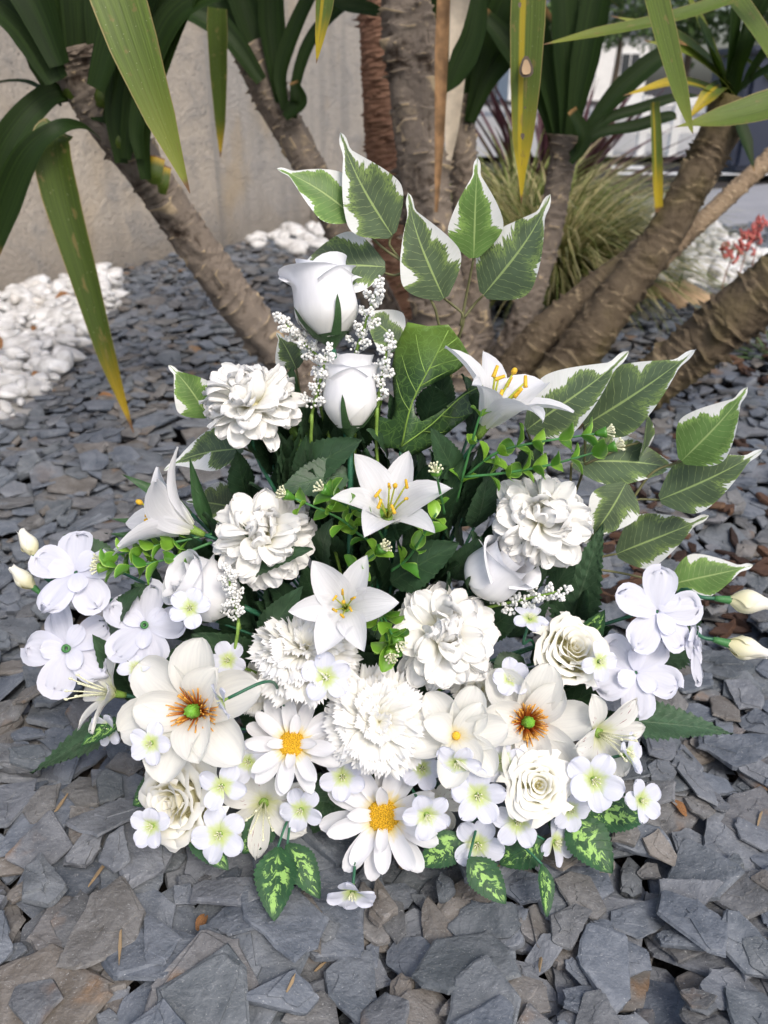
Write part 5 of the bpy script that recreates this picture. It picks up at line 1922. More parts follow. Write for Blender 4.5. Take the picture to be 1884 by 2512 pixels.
def leafy_plant(px, py, L, n, seed, label):
    rg = random.Random(seed)
    c = gnd(px, py)
    t = thing('low_plant', c, None, 0, 1, label, 'plant')
    for i in range(n):
        az = i * 2.4
        th = R(rg.uniform(20, 75))
        d = Vector((math.sin(th) * math.cos(az), math.sin(th) * math.sin(az), math.cos(th)))
        strap('leaf', t, [c, c + d * L * 0.5, c + d * L - Vector((0, 0, 0.1 * L))], [0.006, 0.012, 0.008, 0.001], 'foliage_low', face=(0, -0.4, 1), fold=0.3, n=6)
    return t

leafy_plant(1900, 900, 0.16, 26, 1, 'small green plant at the frame edge below the lowest leaning stem')
leafy_plant(1650, 745, 0.16, 5, 2, 'few grass shoots growing beside the flat tan stone')

# ------------------------------------------------------------------ the arrangement
# pot
POT_Z = 0.0
pot = thing('flower_pot', Vector((POT.x, POT.y, POT_Z)), None, 0, 1, 'black plastic pot half hidden under the white flowers', 'pot')
V, uv = [], []
K = 64
for rr, zz in [(0.066, 0.0), (0.070, 0.004), (0.078, 0.075), (0.079, 0.078), (0.084, 0.079), (0.085, 0.094), (0.081, 0.095), (0.077, 0.085), (0.072, 0.07)]:
    rr = rr * 0.9
    for j in range(K):
        a = 2 * PI * j / K
        k = rr * (1 + (0.018 if (j % 2 and 0.004 <= zz <= 0.075) else 0))
        V.append((k * math.cos(a), k * math.sin(a), zz))
        uv.append((j / K, zz))
Fc = grid_faces(9, K, True)
Fc.append(tuple(reversed(range(K))))
new_obj('pot_body', mesh_from('pot_body', V, Fc, uv), 'black_plastic', pot)
b = Bag()
V, uv2 = [], []
for i in range(7):
    ph = i / 6 * PI / 2
    for j in range(24):
        a = 2 * PI * j / 24
        rr = 0.066 * math.cos(ph)
        V.append((rr * math.cos(a), rr * math.sin(a), 0.072 + 0.035 * math.sin(ph)))
        uv2.append((0, 0))
b.add(V, grid_faces(7, 24, True), uv2)
b.build('foam_block', 'sepal_green', pot)

# leafy filler that carries the dark middle of the arrangement
bush = thing('leaf_bush', POT, None, 0, 1, 'dark green pleated leaf bush filling the gaps between the white flowers', 'foliage bush')
CORE = [(330, 1560), (430, 1330), (600, 1130), (720, 960), (930, 900), (1130, 930), (1250, 1040), (1330, 1200), (1430, 1420), (1500, 1640), (1440, 1900), (1300, 2010), (1000, 2060), (700, 2040), (480, 1960), (350, 1780)]
rgb = random.Random(21)
cnt = 0
BASE_PX = (960, 1900)
while cnt < 240:
    px, py = (rgb.uniform(330, 1500), rgb.uniform(900, 2060)) if cnt < 175 else (rgb.uniform(600, 1350), rgb.uniform(960, 1500))
    if not in_poly(px, py, CORE):
        continue
    if cnt >= 175 and 950 < px < 1240 and py < 1150:
        continue
    Y = YB(py) + (rgb.uniform(0.035, 0.085) if cnt < 175 else rgb.uniform(0.022, 0.06))
    L = rgb.uniform(110, 165)
    dx, dy = px - BASE_PX[0] + rgb.uniform(-220, 220), py - BASE_PX[1] + rgb.uniform(-220, 120)
    q = math.hypot(dx, dy) + 1e-3
    dx, dy = dx / q, dy / q
    pb = at(px - dx * L / 2, py - dy * L / 2, Y + 0.02)
    pt = at(px + dx * L / 2, py + dy * L / 2, Y - 0.02)
    if pt.z < 0.05 or pb.z < 0.05:
        continue
    leaf_at('leaf', bush, pb, pt, rgb.uniform(65, 100), 'leaf_dark' if rgb.random() < 0.75 else 'leaf_fern', OVATE, view(dx * 0.4 + rgb.uniform(-0.4, 0.4), -dy * 0.4 + rgb.uniform(-0.2, 0.6), 0.8), rgb.uniform(-35, -5), cnt % 5)
    if cnt % 3 == 0:
        tube('stem', [pb, (pb + POT) / 2 + Vector((0, 0.02, 0.01)), POT + Vector((rgb.uniform(-0.04, 0.04), rgb.uniform(-0.02, 0.04), 0))], 0.0018, 'green_stem', bush, 5, 8)
    cnt += 1
# leaves of the bush that show plainly
for i, (b0, t0, w, dY, mt, st) in enumerate([
        ((720, 1180), (880, 1075), 120, 0.01, 'leaf_dark', OVATE), ((860, 1160), (690, 1200), 110, 0.0, 'leaf_dark', OVATE), ((900, 1330), (1090, 1190), 105, 0.02, 'leaf_dark', OVATE),
        ((1060, 1330), (1130, 1130), 75, 0.03, 'leaf_dark', OVATE), ((960, 1430), (1120, 1330), 130, 0.015, 'leaf_dark', OVATE), ((1110, 1420), (1180, 1320), 90, 0.02, 'leaf_dark', OVATE),
        ((640, 1580), (740, 1440), 85, 0.005, 'leaf_dark', OVATE), ((560, 1590), (370, 1650), 110, 0.02, 'leaf_dark', OVATE), ((640, 1640), (470, 1560), 130, 0.03, 'leaf_dark', OVATE),
        ((580, 1410), (760, 1340), 70, -0.01, 'leaf_dark', OVATE), ((260, 1570), (330, 1440), 80, 0.02, 'leaf_dark', OVATE), ((330, 1700), (230, 1560), 90, 0.03, 'leaf_dark', OVATE),
        ((900, 1500), (1000, 1590), 90, 0.02, 'leaf_dark', OVATE), ((830, 1920), (740, 1980), 100, 0.0, 'leaf_dark', OVATE), ((840, 1900), (760, 2050), 100, -0.005, 'leaf_fern', OVATE),
        ((860, 1930), (960, 1985), 110, 0.0, 'leaf_dark', OVATE), ((1020, 1930), (930, 1960), 100, 0.01, 'leaf_dark', OVATE), ((800, 2000), (880, 1940), 100, 0.0, 'leaf_dark', OVATE), ((1180, 1560), (1300, 1470), 90, 0.02, 'leaf_dark', OVATE), ((1280, 1610), (1210, 1680), 90, 0.03, 'leaf_dark', OVATE),
        ((700, 1020), (690, 900), 110, 0.05, 'leaf_dark', OVATE), ((760, 1000), (640, 1100), 110, 0.06, 'leaf_dark', OVATE), ((1120, 1180), (1060, 1050), 80, 0.01, 'leaf_dark', OVATE),
        ((790, 1130), (700, 1010), 150, 0.04, 'leaf_lobed', OVATE), ((870, 1090), (930, 960), 110, 0.05, 'leaf_lobed', OVATE)]):
    Y = YB((b0[1] + t0[1]) / 2) + dY
    leaf_at('leaf', bush, at(*b0, Y + 0.012), at(*t0, Y - 0.012), w, mt, st, view(random.uniform(-0.3, 0.3), random.uniform(0.1, 0.6), 0.8), -18, i % 5)

def leaf_thing(name, b0, t0, w, Y, mat, style, label, cat, face=None, bend=-14, seed=0, dz=0.0, group=None):
    pb, pt = at(*b0, Y + dz), at(*t0, Y - dz)
    t = thing(name, pb, None, 0, 1, label, cat, group)
    leaf_at('blade', t, pb, pt, w, mat, style, face, bend, seed)
    tube('stem', [pb, (pb + POT) / 2 + Vector((0, 0.015, 0.02)), POT + Vector((random.uniform(-0.04, 0.04), 0.01, 0))], 0.002, 'green_stem', t, 5, 10)
    return t

G_F = 'long serrated leaves at the sides'
leaf_thing('serrated_leaf', (1515, 1765), (1800, 1797), 135, 0.72, 'leaf_fern', FERN, 'long pleated leaf pointing out over the slates below the lilac blooms', 'leaf', view(0, 0.8, 0.6), -10, 1, 0.0, G_F)
leaf_thing('serrated_leaf', (300, 1780), (66, 1892), 120, 0.72, 'leaf_fern', FERN, 'long pleated leaf pointing out over the slates beside the big magnolia', 'leaf', view(0, 0.8, 0.6), -10, 2, 0.0, G_F)
leaf_thing('serrated_leaf', (1390, 1560), (1478, 1285), 140, 0.80, 'leaf_fern', FERN, 'upright pleated leaf behind the sideways rosebud', 'leaf', view(-0.3, 0.2, 1), -8, 3, 0.0, G_F)
leaf_thing('serrated_leaf', (1610, 1640), (1730, 1490), 110, 0.80, 'leaf_fern', FERN, 'pleated leaf showing behind the lilac blooms and cream buds', 'leaf', view(0.2, 0.4, 1), -8, 4, 0.0, G_F)
leaf_thing('serrated_leaf', (290, 1400), (155, 1310), 80, 0.80, 'leaf_fern', OVATE, 'grey green leaf behind the topmost lilac bloom', 'leaf', view(0.2, 0.4, 1), -8, 4, 0.0, G_F)
for i, (b0, t0, w, lab) in enumerate([((520, 1300), (463, 1128), 46, 'upright narrow leaf between the side facing lily and the pompom'), ((470, 1260), (300, 1163), 40, 'narrow leaf rising behind the side facing lily'),
                                      ((470, 1310), (262, 1268), 34, 'thin leaf under the side facing lily tip'), ((480, 1340), (255, 1305), 42, 'striped narrow leaf below the side facing lily'),
                                      ((590, 1280), (585, 1185), 40, 'short grey leaf standing behind the second pompom')]):
    leaf_thing('narrow_leaf', b0, t0, w, 0.80 + 0.01 * i, 'leaf_lance', LANCE, lab, 'leaf', view(-0.2, 0.4, 0.9), -10, i, 0.0, 'narrow lily leaves')

# lobed leaf
def dense_t(ps):
    return [(p[0], p[1]) for p in ps]

def outline_leaf(name, outl, Y, dY, mat, label):
    cx = sum(p[0] for p in outl) / len(outl)
    dense = []
    for i in range(len(outl)):
        p, q = outl[i], outl[(i + 1) % len(outl)]
        n_ = max(1, int(math.hypot(q[0] - p[0], q[1] - p[1]) / 14))
        for k in range(n_):
            dense.append(Vector((p[0] + (q[0] - p[0]) * k / n_, p[1] + (q[1] - p[1]) * k / n_)))
    ring = list(range(len(dense)))
    P2 = list(dense)
    for gx in range(int(min(p[0] for p in outl)), int(max(p[0] for p in outl)), 14):
        for gy in range(int(min(p[1] for p in outl)), int(max(p[1] for p in outl)), 14):
            if in_poly(gx, gy, dense_t(dense)) and min((Vector((gx, gy)) - q).length for q in dense) > 7:
                P2.append(Vector((gx, gy)))
    from mathutils.geometry import delaunay_2d_cdt
    pv, _, pf, *_ = delaunay_2d_cdt(P2, [(k, (k + 1) % len(ring)) for k in ring], [], 0, 0.01)
    bm = bmesh.new()
    bv = [bm.verts.new((p[0], p[1], 0)) for p in pv]
    for f in pf:
        m_ = sum((pv[k] for k in f), Vector((0, 0))) / 3
        if in_poly(m_.x, m_.y, dense_t(dense)):
            bm.faces.new([bv[k] for k in f])
    for v in [v for v in bm.verts if not v.link_faces]:
        bm.verts.remove(v)
    x0, x1 = min(p[0] for p in outl), max(p[0] for p in outl)
    y0, y1 = min(p[1] for p in outl), max(p[1] for p in outl)
    uvl = []
    base = at(cx, y1, Y)
    for v in bm.verts:
        px, py = v.co.x, v.co.y
        uvl.append(((px - x0) / (y1 - y0), (y1 - py) / (y1 - y0)))
        yy = Y + dY * (y1 - py) / (y1 - y0) + 0.003 * math.sin((px - x0) / 24) + 0.006 * math.sin((py - y0) / 60) + min(0.00022 * abs((px - 987) * 0.934 + (py - 1095) * 0.358), 0.02)
        v.co = at(px, py, yy) - base
    me = bpy.data.meshes.new('blade')
    bm.to_mesh(me)
    bm.free()
    l = me.uv_layers.new(name='UVMap')
    for lp in me.loops:
        l.data[lp.index].uv = uvl[lp.vertex_index]
    me.polygons.foreach_set('use_smooth', [True] * len(me.polygons))
    t = thing(name, base, None, 0, 1, label, 'leaf')
    o = new_obj('blade', me, mat, t)
    so = o.modifiers.new('thick', 'SOLIDIFY')
    so.thickness = 0.0008
    return t

lob = outline_leaf('lobed_leaf', [(1000, 790), (1050, 800), (1100, 796), (1132, 838), (1156, 880), (1118, 912), (1075, 934), (1036, 954), (1014, 984), (1018, 1016), (1034, 1034), (1072, 1014), (1118, 978), (1165, 942), (1205, 938),
                                    (1192, 985), (1150, 1022), (1100, 1060), (1055, 1096), (1003, 1122), (975, 1100), (945, 1100), (922, 1072), (905, 1030), (935, 1022), (962, 1030), (970, 1000), (966, 960), (962, 900), (972, 848)], 0.795, 0.03, 'leaf_lobed', 'large glossy lobed leaf with pale net veins behind the two upright rosebuds')
for vp in ([(1006, 1010), (985, 975), (972, 930)], [(1022, 965), (1000, 920), (985, 870)], [(1045, 920), (1030, 875), (1020, 820)], [(1030, 948), (1070, 925), (1110, 905)], [(1052, 905), (1090, 890), (1140, 878)],
           [(1072, 868), (1095, 850), (1120, 830)], [(1040, 1058), (1075, 1062), (1095, 1058)], [(1085, 1020), (1120, 1025), (1145, 1018)], [(1060, 1042), (1080, 1020), (1110, 992)]):
    tube('vein', pts(vp, [0.7905 + 0.00022 * abs((x - 987) * 0.934 + (y - 1095) * 0.358) * 0.9 + 0.03 * (1122 - y) / 332 - 0.004 for x, y in vp]), 0.0007, 'lime_stem', lob, 4, 6, 0.0003)
tube('midrib', pts([(985, 1095), (1010, 990), (1060, 890), (1100, 810)], [0.790, 0.788, 0.795, 0.806]), 0.0011, 'lime_stem', lob, 5, 12, 0.0005)
tube('midrib', pts([(985, 1095), (1060, 1040), (1130, 975), (1185, 945)], [0.790, 0.795, 0.798, 0.799]), 0.0009, 'lime_stem', lob, 5, 12, 0.0004)
pb = at(985, 1095, 0.795)
tube('stem', [pb, (pb + POT) / 2 + Vector((0, 0.02, 0)), POT], 0.0022, 'green_stem', lob, 6, 10)

# variegated fig sprigs
def fig_sprig(label, stems, leaves, Y, group='variegated leaf sprigs'):
    b0 = at(*stems[0][0], Y)
    t = thing('variegated_sprig', b0, None, 0, 1, label, 'leaf sprig', group)
    for st in stems:
        tube('stem', pts(st, [Y + 0.004 * (i % 2) for i in range(len(st))]), 0.0017, 'olive_stem', t, 6, 12, 0.0013)
    for i, (lb, lt, w, bright, face, lat) in enumerate(leaves):
        yy = Y - 0.012 + 0.008 * (i % 4)
        leaf_at('leaf', t, at(*lb, yy), at(*lt, yy + random.uniform(-0.02, 0.012)), w * 1.06, 'fig_bright' if bright else 'fig_dark', FIG, face, -10, i % 6, lat)
    return t

fig_sprig('tall variegated sprig with one bright and three dark leaves rising highest of all',
          [[(1060, 1000), (1085, 830), (1040, 700), (985, 640), (955, 600), (962, 577)], [(985, 640), (930, 600), (872, 536)], [(1000, 660), (970, 675), (940, 669)]],
          [((872, 536), (680, 408), 118, 1, view(0.1, 0.2, 1), 0.10), ((962, 577), (838, 327), 146, 0, view(-0.1, 0.1, 1), -0.14), ((945, 655), (690, 684), 150, 0, view(0.0, 0.3, 0.95), 0.16), ((985, 850), (880, 755), 110, 0, view(0.1, 0.4, 1), 0.05)], 0.86)
fig_sprig('variegated sprig of three upright leaves beside the tall sprig',
          [[(1090, 1000), (1120, 850), (1138, 780), (1112, 750), (1089, 732)], [(1130, 800), (1145, 720), (1162, 633)], [(1138, 780), (1165, 745), (1186, 724)]],
          [((1089, 732), (1004, 474), 142, 0, view(-0.1, 0.1, 1), -0.13), ((1162, 633), (1172, 387), 122, 1, view(0.1, 0.05, 1), -0.03), ((1186, 724), (1346, 478), 152, 0, view(0.1, 0.2, 1), 0.14)], 0.875)
fig_sprig('large variegated sprig with three overlapping leaves behind the topmost lily',
          [[(1200, 1500), (1330, 1330), (1400, 1230), (1433, 1140), (1433, 1045)], [(1380, 1250), (1330, 1150), (1292, 1054)], [(1400, 1230), (1400, 1170), (1402, 1136)], [(1433, 1140), (1520, 1100), (1570, 1085)]],
          [((1292, 1054), (1538, 858), 150, 0, view(-0.1, 0.4, 0.9), 0.10), ((1433, 1045), (1704, 854), 160, 0, view(-0.1, 0.4, 0.9), 0.10), ((1402, 1136), (1698, 1152), 140, 0, view(0, 0.5, 0.9), -0.10),
           ((1570, 1130), (1592, 1000), 76, 0, view(0.6, 0.1, 0.6), 0.1)], 0.855)
fig_sprig('spreading variegated sprig of five leaves reaching furthest over the slates',
          [[(1230, 1560), (1400, 1390), (1500, 1290), (1548, 1230), (1619, 1226)], [(1548, 1230), (1600, 1160), (1672, 1131)], [(1420, 1380), (1480, 1365), (1513, 1359)], [(1400, 1390), (1520, 1405), (1645, 1434)], [(1500, 1290), (1530, 1240), (1530, 1190)]],
          [((1672, 1131), (1832, 950), 128, 1, view(0, 0.4, 0.9), 0.08), ((1619, 1226), (1871, 1100), 130, 0, view(0, 0.4, 0.9), 0.10), ((1513, 1359), (1737, 1262), 124, 0, view(0, 0.45, 0.9), 0.05),
           ((1645, 1434), (1848, 1384), 106, 1, view(0, 0.5, 0.9), 0.03), ((1535, 1185), (1435, 1335), 110, 0, view(0.2, 0.4, 0.9), -0.08)], 0.83)
fig_sprig('variegated sprig of four leaves beside the first pompom and the side facing lily',
          [[(780, 1330), (720, 1200), (660, 1130), (598, 1100)], [(690, 1160), (640, 1070), (560, 1040), (508, 1022)], [(740, 1230), (745, 1050), (727, 905)], [(720, 1200), (640, 1230), (570, 1240)]],
          [((510, 1022), (414, 896), 98, 1, view(0.1, 0.2, 1), 0.10), ((598, 1100), (404, 1152), 114, 0, view(0, 0.5, 0.9), 0.18), ((727, 905), (679, 815), 74, 0, view(0.2, 0.1, 1), 0.05), ((575, 1245), (455, 1228), 100, 0, view(0, 0.4, 1), 0.05)], 0.835)

# splashed serrated leaf sprigs hanging at the foot
def splash_sprig(label, leaves, Y, root):
    t = thing('splashed_leaf_sprig', at(*root, Y + 0.03), None, 0, 1, label, 'leaf sprig', 'lime splashed leaf sprigs along the foot')
    r0 = at(*root, min(Y + 0.03, gnd(*root, 0.08).y))
    for i, (lb, lt, w, face) in enumerate(leaves):
        yy = Y - 0.006 * i
        pb_, pt_ = at(*lb, min(yy + 0.01, gnd(*lb, 0.075).y)), at(*lt, min(yy - 0.01, gnd(*lt, 0.050).y))
        leaf_at('leaf', t, pb_, pt_, w, 'leaf_splash', OVATE, face, -16, i % 5)
        tube('stem', [r0, (r0 + pb_) / 2 + Vector((0, 0, 0.006)), pb_], 0.0014, 'green_stem', t, 5, 8)
    return t

splash_sprig('pair of lime splashed leaves below the pale ruffled rose', [((415, 1915), (322, 1975), 84, view(-0.2, 0.4, 1)), ((470, 2020), (560, 2135), 82, view(-0.1, 0.5, 1)), ((300, 1770), (190, 1830), 60, view(0, 0.8, 0.6))], 0.655, (520, 1960))
splash_sprig('three lime splashed leaves hanging lowest, in front of the black pot', [((668, 2000), (592, 2095), 90, view(0, 0.4, 1)), ((682, 2078), (672, 2260), 116, view(0, 0.5, 1)), ((705, 2070), (786, 2205), 88, view(0.2, 0.5, 1))], 0.625, (720, 1990))
splash_sprig('lime splashed leaves under the front daisy and the middle blossoms', [((1135, 2050), (1028, 2125), 92, view(0.2, 0.5, 1)), ((1150, 2105), (1243, 2218), 90, view(0, 0.5, 1)), ((1335, 2060), (1222, 2120), 100, view(-0.1, 0.6, 1)), ((1330, 2120), (1345, 2250), 56, view(0.5, 0.4, 0.8))], 0.63, (1180, 2000))
splash_sprig('broad lime splashed leaves below the outer alstroemeria', [((1395, 2010), (1505, 2142), 128, view(0.1, 0.6, 0.9)), ((1425, 1985), (1585, 2010), 112, view(0.1, 0.7, 0.8)), ((1365, 1965), (1385, 2085), 62, view(-0.5, 0.3, 0.8))], 0.655, (1340, 1930))
splash_sprig('small lime splashed leaves beside the tall cream rose', [((1420, 1590), (1482, 1500), 70, view(0, 0.3, 1)), ((1430, 1700), (1500, 1625), 56, view(0.2, 0.4, 1)), ((1410, 1640), (1490, 1600), 50, view(0.2, 0.4, 1))], 0.735, (1380, 1680))

# lime sprigs
eucalyptus([(1141, 1170), (1220, 1110), (1320, 1085), (1462, 1064)], [0.77, 0.755, 0.75, 0.745], 'lime sprig reaching out just above its twin under the topmost lily', 6, 44)
eucalyptus([(1141, 1170), (1240, 1160), (1350, 1140), (1486, 1102)], [0.76, 0.745, 0.735, 0.73], 'lower of the two long lime sprigs over the outer pompom', 7, 44)
eucalyptus([(1120, 1230), (1140, 1150), (1165, 1060), (1180, 1010)], [0.77, 0.765, 0.765, 0.765], 'short lime sprig hugging the base of the topmost lily', 3, 34, False)
eucalyptus([(940, 1320), (905, 1265), (850, 1240), (808, 1212)], [0.745, 0.735, 0.728, 0.722], 'lime sprig with florets between the second pompom and the centre lily', 6, 42)
eucalyptus([(930, 1340), (880, 1310), (830, 1270), (720, 1222)], [0.74, 0.735, 0.728, 0.715], 'lime sprig whose pale florets touch the second pompom', 5, 40)
eucalyptus([(960, 1400), (1000, 1370), (1040, 1310), (1070, 1260)], [0.745, 0.735, 0.725, 0.72], 'lime leaf sprig beside the centre lily near the sideways rosebud', 4, 46, False)
eucalyptus([(850, 1420), (880, 1390), (905, 1370), (925, 1355)], [0.74, 0.725, 0.715, 0.71], 'tiny lime sprig right below the centre lily', 3, 34)
eucalyptus([(1090, 1260), (1082, 1220), (1076, 1190), (1072, 1170)], [0.75, 0.735, 0.722, 0.715], 'single floret sprig at the outer petal of the centre lily', 1, 16)
eucalyptus([(520, 1310), (430, 1330), (350, 1345), (270, 1366)], [0.77, 0.755, 0.745, 0.74], 'upper lime sprig under the side facing lily', 7, 44)
eucalyptus([(520, 1330), (430, 1365), (350, 1385), (265, 1392)], [0.76, 0.745, 0.735, 0.73], 'lower lime sprig above the middle lilac bloom', 6, 46)
eucalyptus([(915, 1470), (935, 1520), (950, 1570), (955, 1590)], [0.72, 0.695, 0.672, 0.66], 'bright lime sprig with two florets beside the front pompom', 5, 46)
eucalyptus([(925, 1480), (950, 1530), (958, 1550), (965, 1560)], [0.715, 0.690, 0.668, 0.662], 'small lime sprig squeezed against the front pompom', 3, 40)

# bead sprays
spray((785, 880), (690, 786), 0.81, 0.80, 'bead spray leaning away below the top rosebud', wide=1.1)
spray((868, 880), (925, 708), 0.80, 0.79, 'tallest bead spray beside the top rosebud', wide=1.2)
spray((765, 1015), (803, 866), 0.785, 0.775, 'bead spray rising beside the pompom and the second rosebud', wide=1.2)
spray((925, 1000), (952, 838), 0.79, 0.785, 'bead spray between the second rosebud and the lobed leaf', wide=1.0)
spray((585, 1525), (558, 1405), 0.70, 0.69, 'bead spray standing in front of the leaning rosebud', wide=1.3)
spray((1195, 1490), (1374, 1450), 0.725, 0.705, 'bead spray lying under the sideways rosebud', wide=1.2)

# rosebuds
rosebud(812, 828, 0.80, 196, view(-0.14, 0.96, 0.12), 'topmost upright white rosebud', 0.92)
rosebud(858, 1048, 0.775, 182, view(0.0, 0.95, 0.18), 'upright white rosebud just below the topmost one', 0.84)
rosebud(1168, 1440, 0.735, 155, view(0.62, 0.62, 0.62), 'fat white rosebud leaning sideways by the outer pompom', 1.05)
rosebud(575, 1478, 0.735, 175, view(-0.72, 0.45, 0.5), 'white rosebud leaning out under the second pompom', 0.95)

# pompoms
pompom(616, 1000, 0.775, 128, view(-0.05, 0.8, 0.6), 'highest pompom flower, beside the second rosebud', 0.3, spread=100)
pompom(648, 1318, 0.745, 128, view(0.0, 0.45, 0.9), 'pompom flower in the middle left, above the leaning rosebud', 1.0)
pompom(1326, 1275, 0.755, 128, view(0.25, 0.25, 0.9), 'pompom flower under the long lime sprigs', 2.0)
pompom(1086, 1560, 0.700, 136, view(0.05, 0.35, 0.95), 'front pompom flower at the centre of the arrangement', 3.0)

# lilies
lily(1190, 1044, 0.785, 182, view(0.38, 0.74, 0.42), 'topmost white lily seen from the side', 66, -2, 0.2, wid=0.54)
lily(950, 1275, 0.745, 150, view(0.10, 0.62, 0.78), 'centre white lily opening upwards with yellow stamens', 58, 6, 0.1)
lily(850, 1492, 0.700, 124, view(-0.08, 0.22, 1), 'white lily facing straight out above the fringed carnation', 54, 4, 0.05, wid=0.72)
lily(470, 1298, 0.765, 170, view(-0.92, 0.45, 0.30), 'white lily turned sideways over the slates', 60, 22, 0.3)

# large lilac white blooms
hydrangea(186, 1404, 0.745, 108, view(0.0, 0.45, 0.9), 'topmost pale lilac bloom by the pair of cream buds', 0.4, False)
hydrangea(358, 1535, 0.715, 100, view(0.0, 0.3, 1), 'pale lilac bloom nearest the magnolia, with a green throat', 0.1)
hydrangea(168, 1592, 0.720, 108, view(-0.05, 0.25, 1), 'lowest pale lilac bloom over the slates, with a green throat', 0.7)
hydrangea(1612, 1500, 0.725, 104, view(0.15, 0.2, 1), 'upper pale lilac bloom beside the bright leaf', 0.2, False)
hydrangea(1560, 1650, 0.705, 100, view(0.1, 0.3, 1), 'lower pale lilac bloom above the long pleated leaf', 0.9, False)
hydrangea(1700, 1585, 0.735, 92, view(0.85, 0.1, 0.4), 'pale lilac bloom turned sideways next to a cream bud', 0.3, False)

# buds
bud(85, 1362, 0.765, 72, view(-0.35, 0.85, 0.3), 'upper cream bud beside the topmost lilac bloom', at(230, 1480, 0.77))
bud(82, 1440, 0.760, 72, view(-0.6, 0.7, 0.3), 'lower cream bud beside the topmost lilac bloom', at(230, 1490, 0.77))
bud(1790, 1472, 0.745, 100, view(0.97, -0.1, 0.15), 'upper cream bud cut by the frame edge', at(1640, 1500, 0.77))
bud(1785, 1578, 0.735, 100, view(0.95, -0.25, 0.15), 'lower cream bud cut by the frame edge', at(1640, 1540, 0.77))

# carnations
carnation(748, 1612, 0.690, 136, view(0.12, 0.72, 0.68), 'fringed carnation tilted up under the facing lily', 0.2)
carnation(930, 1770, 0.650, 132, view(0.0, 0.25, 1), 'full round fringed carnation between the two daisies', 0.6)
carnation(632, 1692, 0.700, 66, view(0.1, 0.0, 1), 'small pale fringed carnation behind the big magnolia', 1.0, ((9, 10, 1.0), (8, 36, 0.85), (6, 62, 0.6)))
carnation(1180, 1690, 0.715, 70, view(0.1, 0.2, 1), 'half hidden cream carnation between front pompom and small magnolia', 1.0, ((9, 10, 1.0), (8, 36, 0.85), (6, 62, 0.6)))

# magnolias
magnolia(482, 1745, 0.655, 172, view(-0.12, 0.25, 0.95), 'big cream magnolia with rust stamens near the lilac blooms', 0.35)
magnolia(1290, 1772, 0.665, 148, view(0.08, 0.25, 0.95), 'cream magnolia with rust stamens below the tall cream rose', 0.1)
magnolia(1118, 1806, 0.640, 124, view(0.05, 0.35, 0.9), 'small white magnolia beside the round carnation', 0.2, True)

# daisies
daisy(716, 1826, 0.640, 130, view(0.05, 0.42, 0.9), 'white daisy beside the big magnolia', 0.1)
daisy(940, 2000, 0.615, 158, view(-0.02, 0.25, 1), 'lowest white daisy, at the front of the pot', 0.25)

# roses
rose(1396, 1600, 0.715, 86, view(0.2, 0.45, 0.85), 'tall cream rose beside the lower lilac bloom', 0.0, 0.9, 1.3)
rose(1318, 1926, 0.605, 78, view(0.0, 0.3, 0.95), 'full cream ranunculus-like rose under the smaller magnolia', 0.5, 1.2)
rose(450, 1955, 0.635, 108, view(-0.45, 0.0, 0.9), 'pale ruffled cream rose under the big magnolia', 0.9, 1.2, 1.2, 0.05)

# alstroemerias
alstroemeria(648, 1965, 0.640, 128, view(0.05, -0.15, 1), 'streaked alstroemeria under the daisy beside the big magnolia', 0.5)
alstroemeria(285, 1702, 0.690, 120, view(-0.75, 0.25, 0.5), 'streaked alstroemeria peeking out left of the big magnolia', 0.2)
alstroemeria(1462, 1795, 0.660, 126, view(0.45, -0.1, 0.8), 'streaked alstroemeria beyond the smaller magnolia', 0.0)
alstroemeria(1070, 1965, 0.650, 74, view(0.0, -0.2, 1), 'streaked alstroemeria mostly hidden behind the front daisy', 0.0)

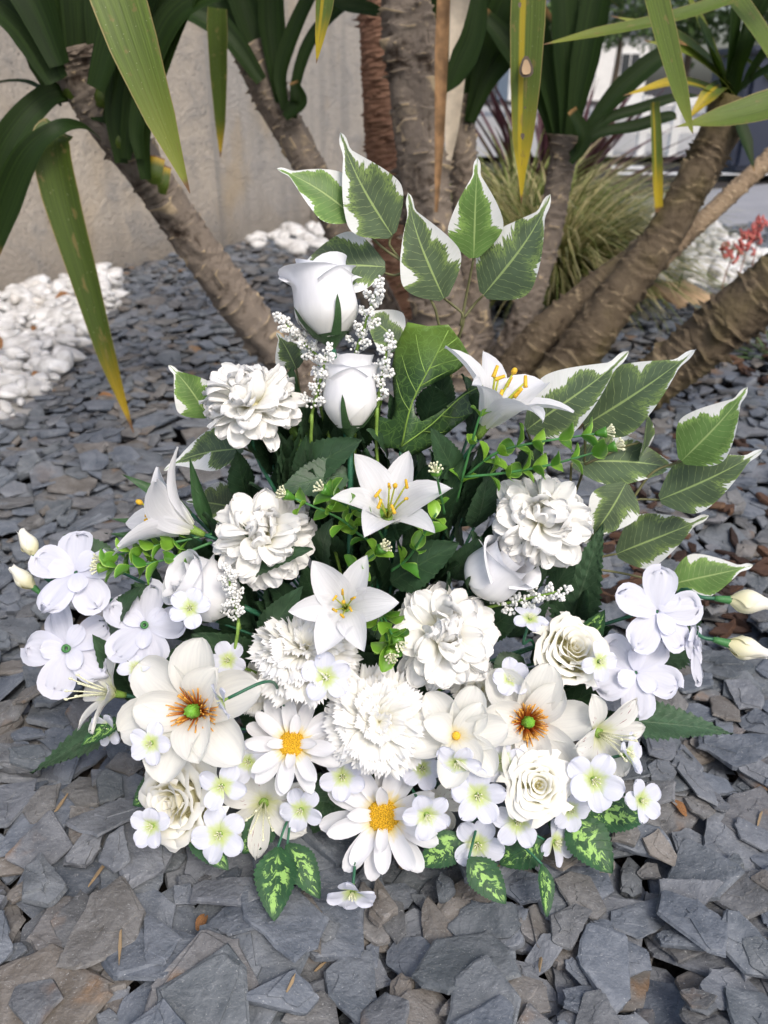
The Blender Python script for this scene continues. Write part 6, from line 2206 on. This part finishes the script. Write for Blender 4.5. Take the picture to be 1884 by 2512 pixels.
# small blossoms
BL = [(466, 1492, 0.690, 52, (0.15, 0.2, 1), 'small blossom on the leaning rosebud', 5), (800, 1662, 0.655, 62, (0.1, 0.25, 1), 'small blossom between the facing lily and the round carnation', 5),
      (548, 1718, 0.605, 46, (-0.8, -0.3, 0.4), 'small blossom nodding over the big magnolia on an arched stalk', 5), (545, 1928, 0.605, 58, (0.05, 0.1, 1), 'small blossom between the pale ruffled rose and the daisy', 4),
      (375, 2025, 0.610, 54, (-0.2, 0.15, 1), 'small blossom lowest on the magnolia side', 5), (540, 2045, 0.602, 66, (0.0, 0.15, 1), 'small blossom over a splashed leaf below the pale ruffled rose', 5),
      (1122, 1868, 0.615, 58, (-0.1, -0.3, 0.9), 'small blossom lying on the small magnolia', 5), (1172, 1950, 0.602, 68, (0, 0.12, 1), 'small blossom with a full face below the small magnolia', 5),
      (1045, 1996, 0.590, 62, (0.25, -0.2, 0.9), 'small blossom lying on the front daisy', 5), (1172, 2070, 0.605, 64, (-0.1, 0.1, 1), 'small blossom above the pointed splashed leaf', 5),
      (1268, 2015, 0.605, 62, (0.05, 0.3, 1), 'small blossom under the full cream rose', 5), (1358, 2065, 0.612, 56, (0.55, 0.1, 0.8), 'small bluish blossom turned sideways near the foot', 5),
      (1455, 1912, 0.615, 74, (0.05, 0.1, 1), 'small blossom in front of the outer alstroemeria', 5), (1535, 1852, 0.645, 56, (0.8, 0.25, 0.45), 'small blossom turned out beyond the alstroemeria', 5),
      (1570, 1962, 0.630, 54, (0.4, 0.1, 0.9), 'outermost small blossom against the slates', 5), (1300, 1520, 0.705, 44, (0.1, 0.75, 0.5), 'small blossom standing on a stalk under the bead spray', 5),
      (1468, 1622, 0.690, 48, (0.3, 0.1, 0.9), 'small blossom touching the tall cream rose', 4), (865, 2185, 0.585, 62, (-0.05, -0.55, 0.8), 'lowest small blossom hanging under the front daisy', 5),
      (270, 1785, 0.660, 46, (-0.4, -0.2, 0.9), 'small blossom below the alstroemeria beside the big magnolia', 4), (372, 1822, 0.612, 52, (-0.1, 0.1, 1), 'small blossom lying on a petal of the big magnolia', 5),
      (610, 1868, 0.640, 52, (0.0, 0.1, 1), 'small blossom tucked behind the daisy beside the big magnolia', 5), (840, 1905, 0.640, 56, (0.1, 0.2, 1), 'small blossom tucked between the two daisies', 5),
      (1035, 1885, 0.640, 54, (0.0, 0.2, 1), 'small blossom between the round carnation and the front daisy', 5), (1232, 1868, 0.632, 56, (-0.2, 0.0, 1), 'small blossom between the small magnolia and the full cream rose', 5),
      (740, 1985, 0.625, 54, (-0.2, 0.0, 1), 'small blossom beside the front daisy over the hanging leaves', 5), (1395, 1985, 0.625, 52, (0.2, 0.1, 1), 'small blossom beside the full cream rose over broad splashed leaves', 5),
      (1250, 1665, 0.690, 50, (0.1, 0.3, 1), 'small blossom above the smaller magnolia beside the tall cream rose', 5), (560, 1620, 0.700, 48, (0.0, 0.3, 1), 'small blossom just above the big magnolia', 5),
      (335, 1640, 0.690, 44, (0.0, 0.5, 0.8), 'small blossom above the alstroemeria by the lilac blooms', 4)]
for i, (px, py, Y, r_, ax, lab, n_) in enumerate(BL):
    e = None
    if i == 2:
        e = at(710, 1790, 0.665)
    if i == 15:
        e = at(1330, 1640, 0.73)
    if i == 17:
        e = at(880, 2080, 0.66)
    blossom(px, py, Y, r_ * 1.08, view(*ax), lab, 0.4 * i, n_, e)
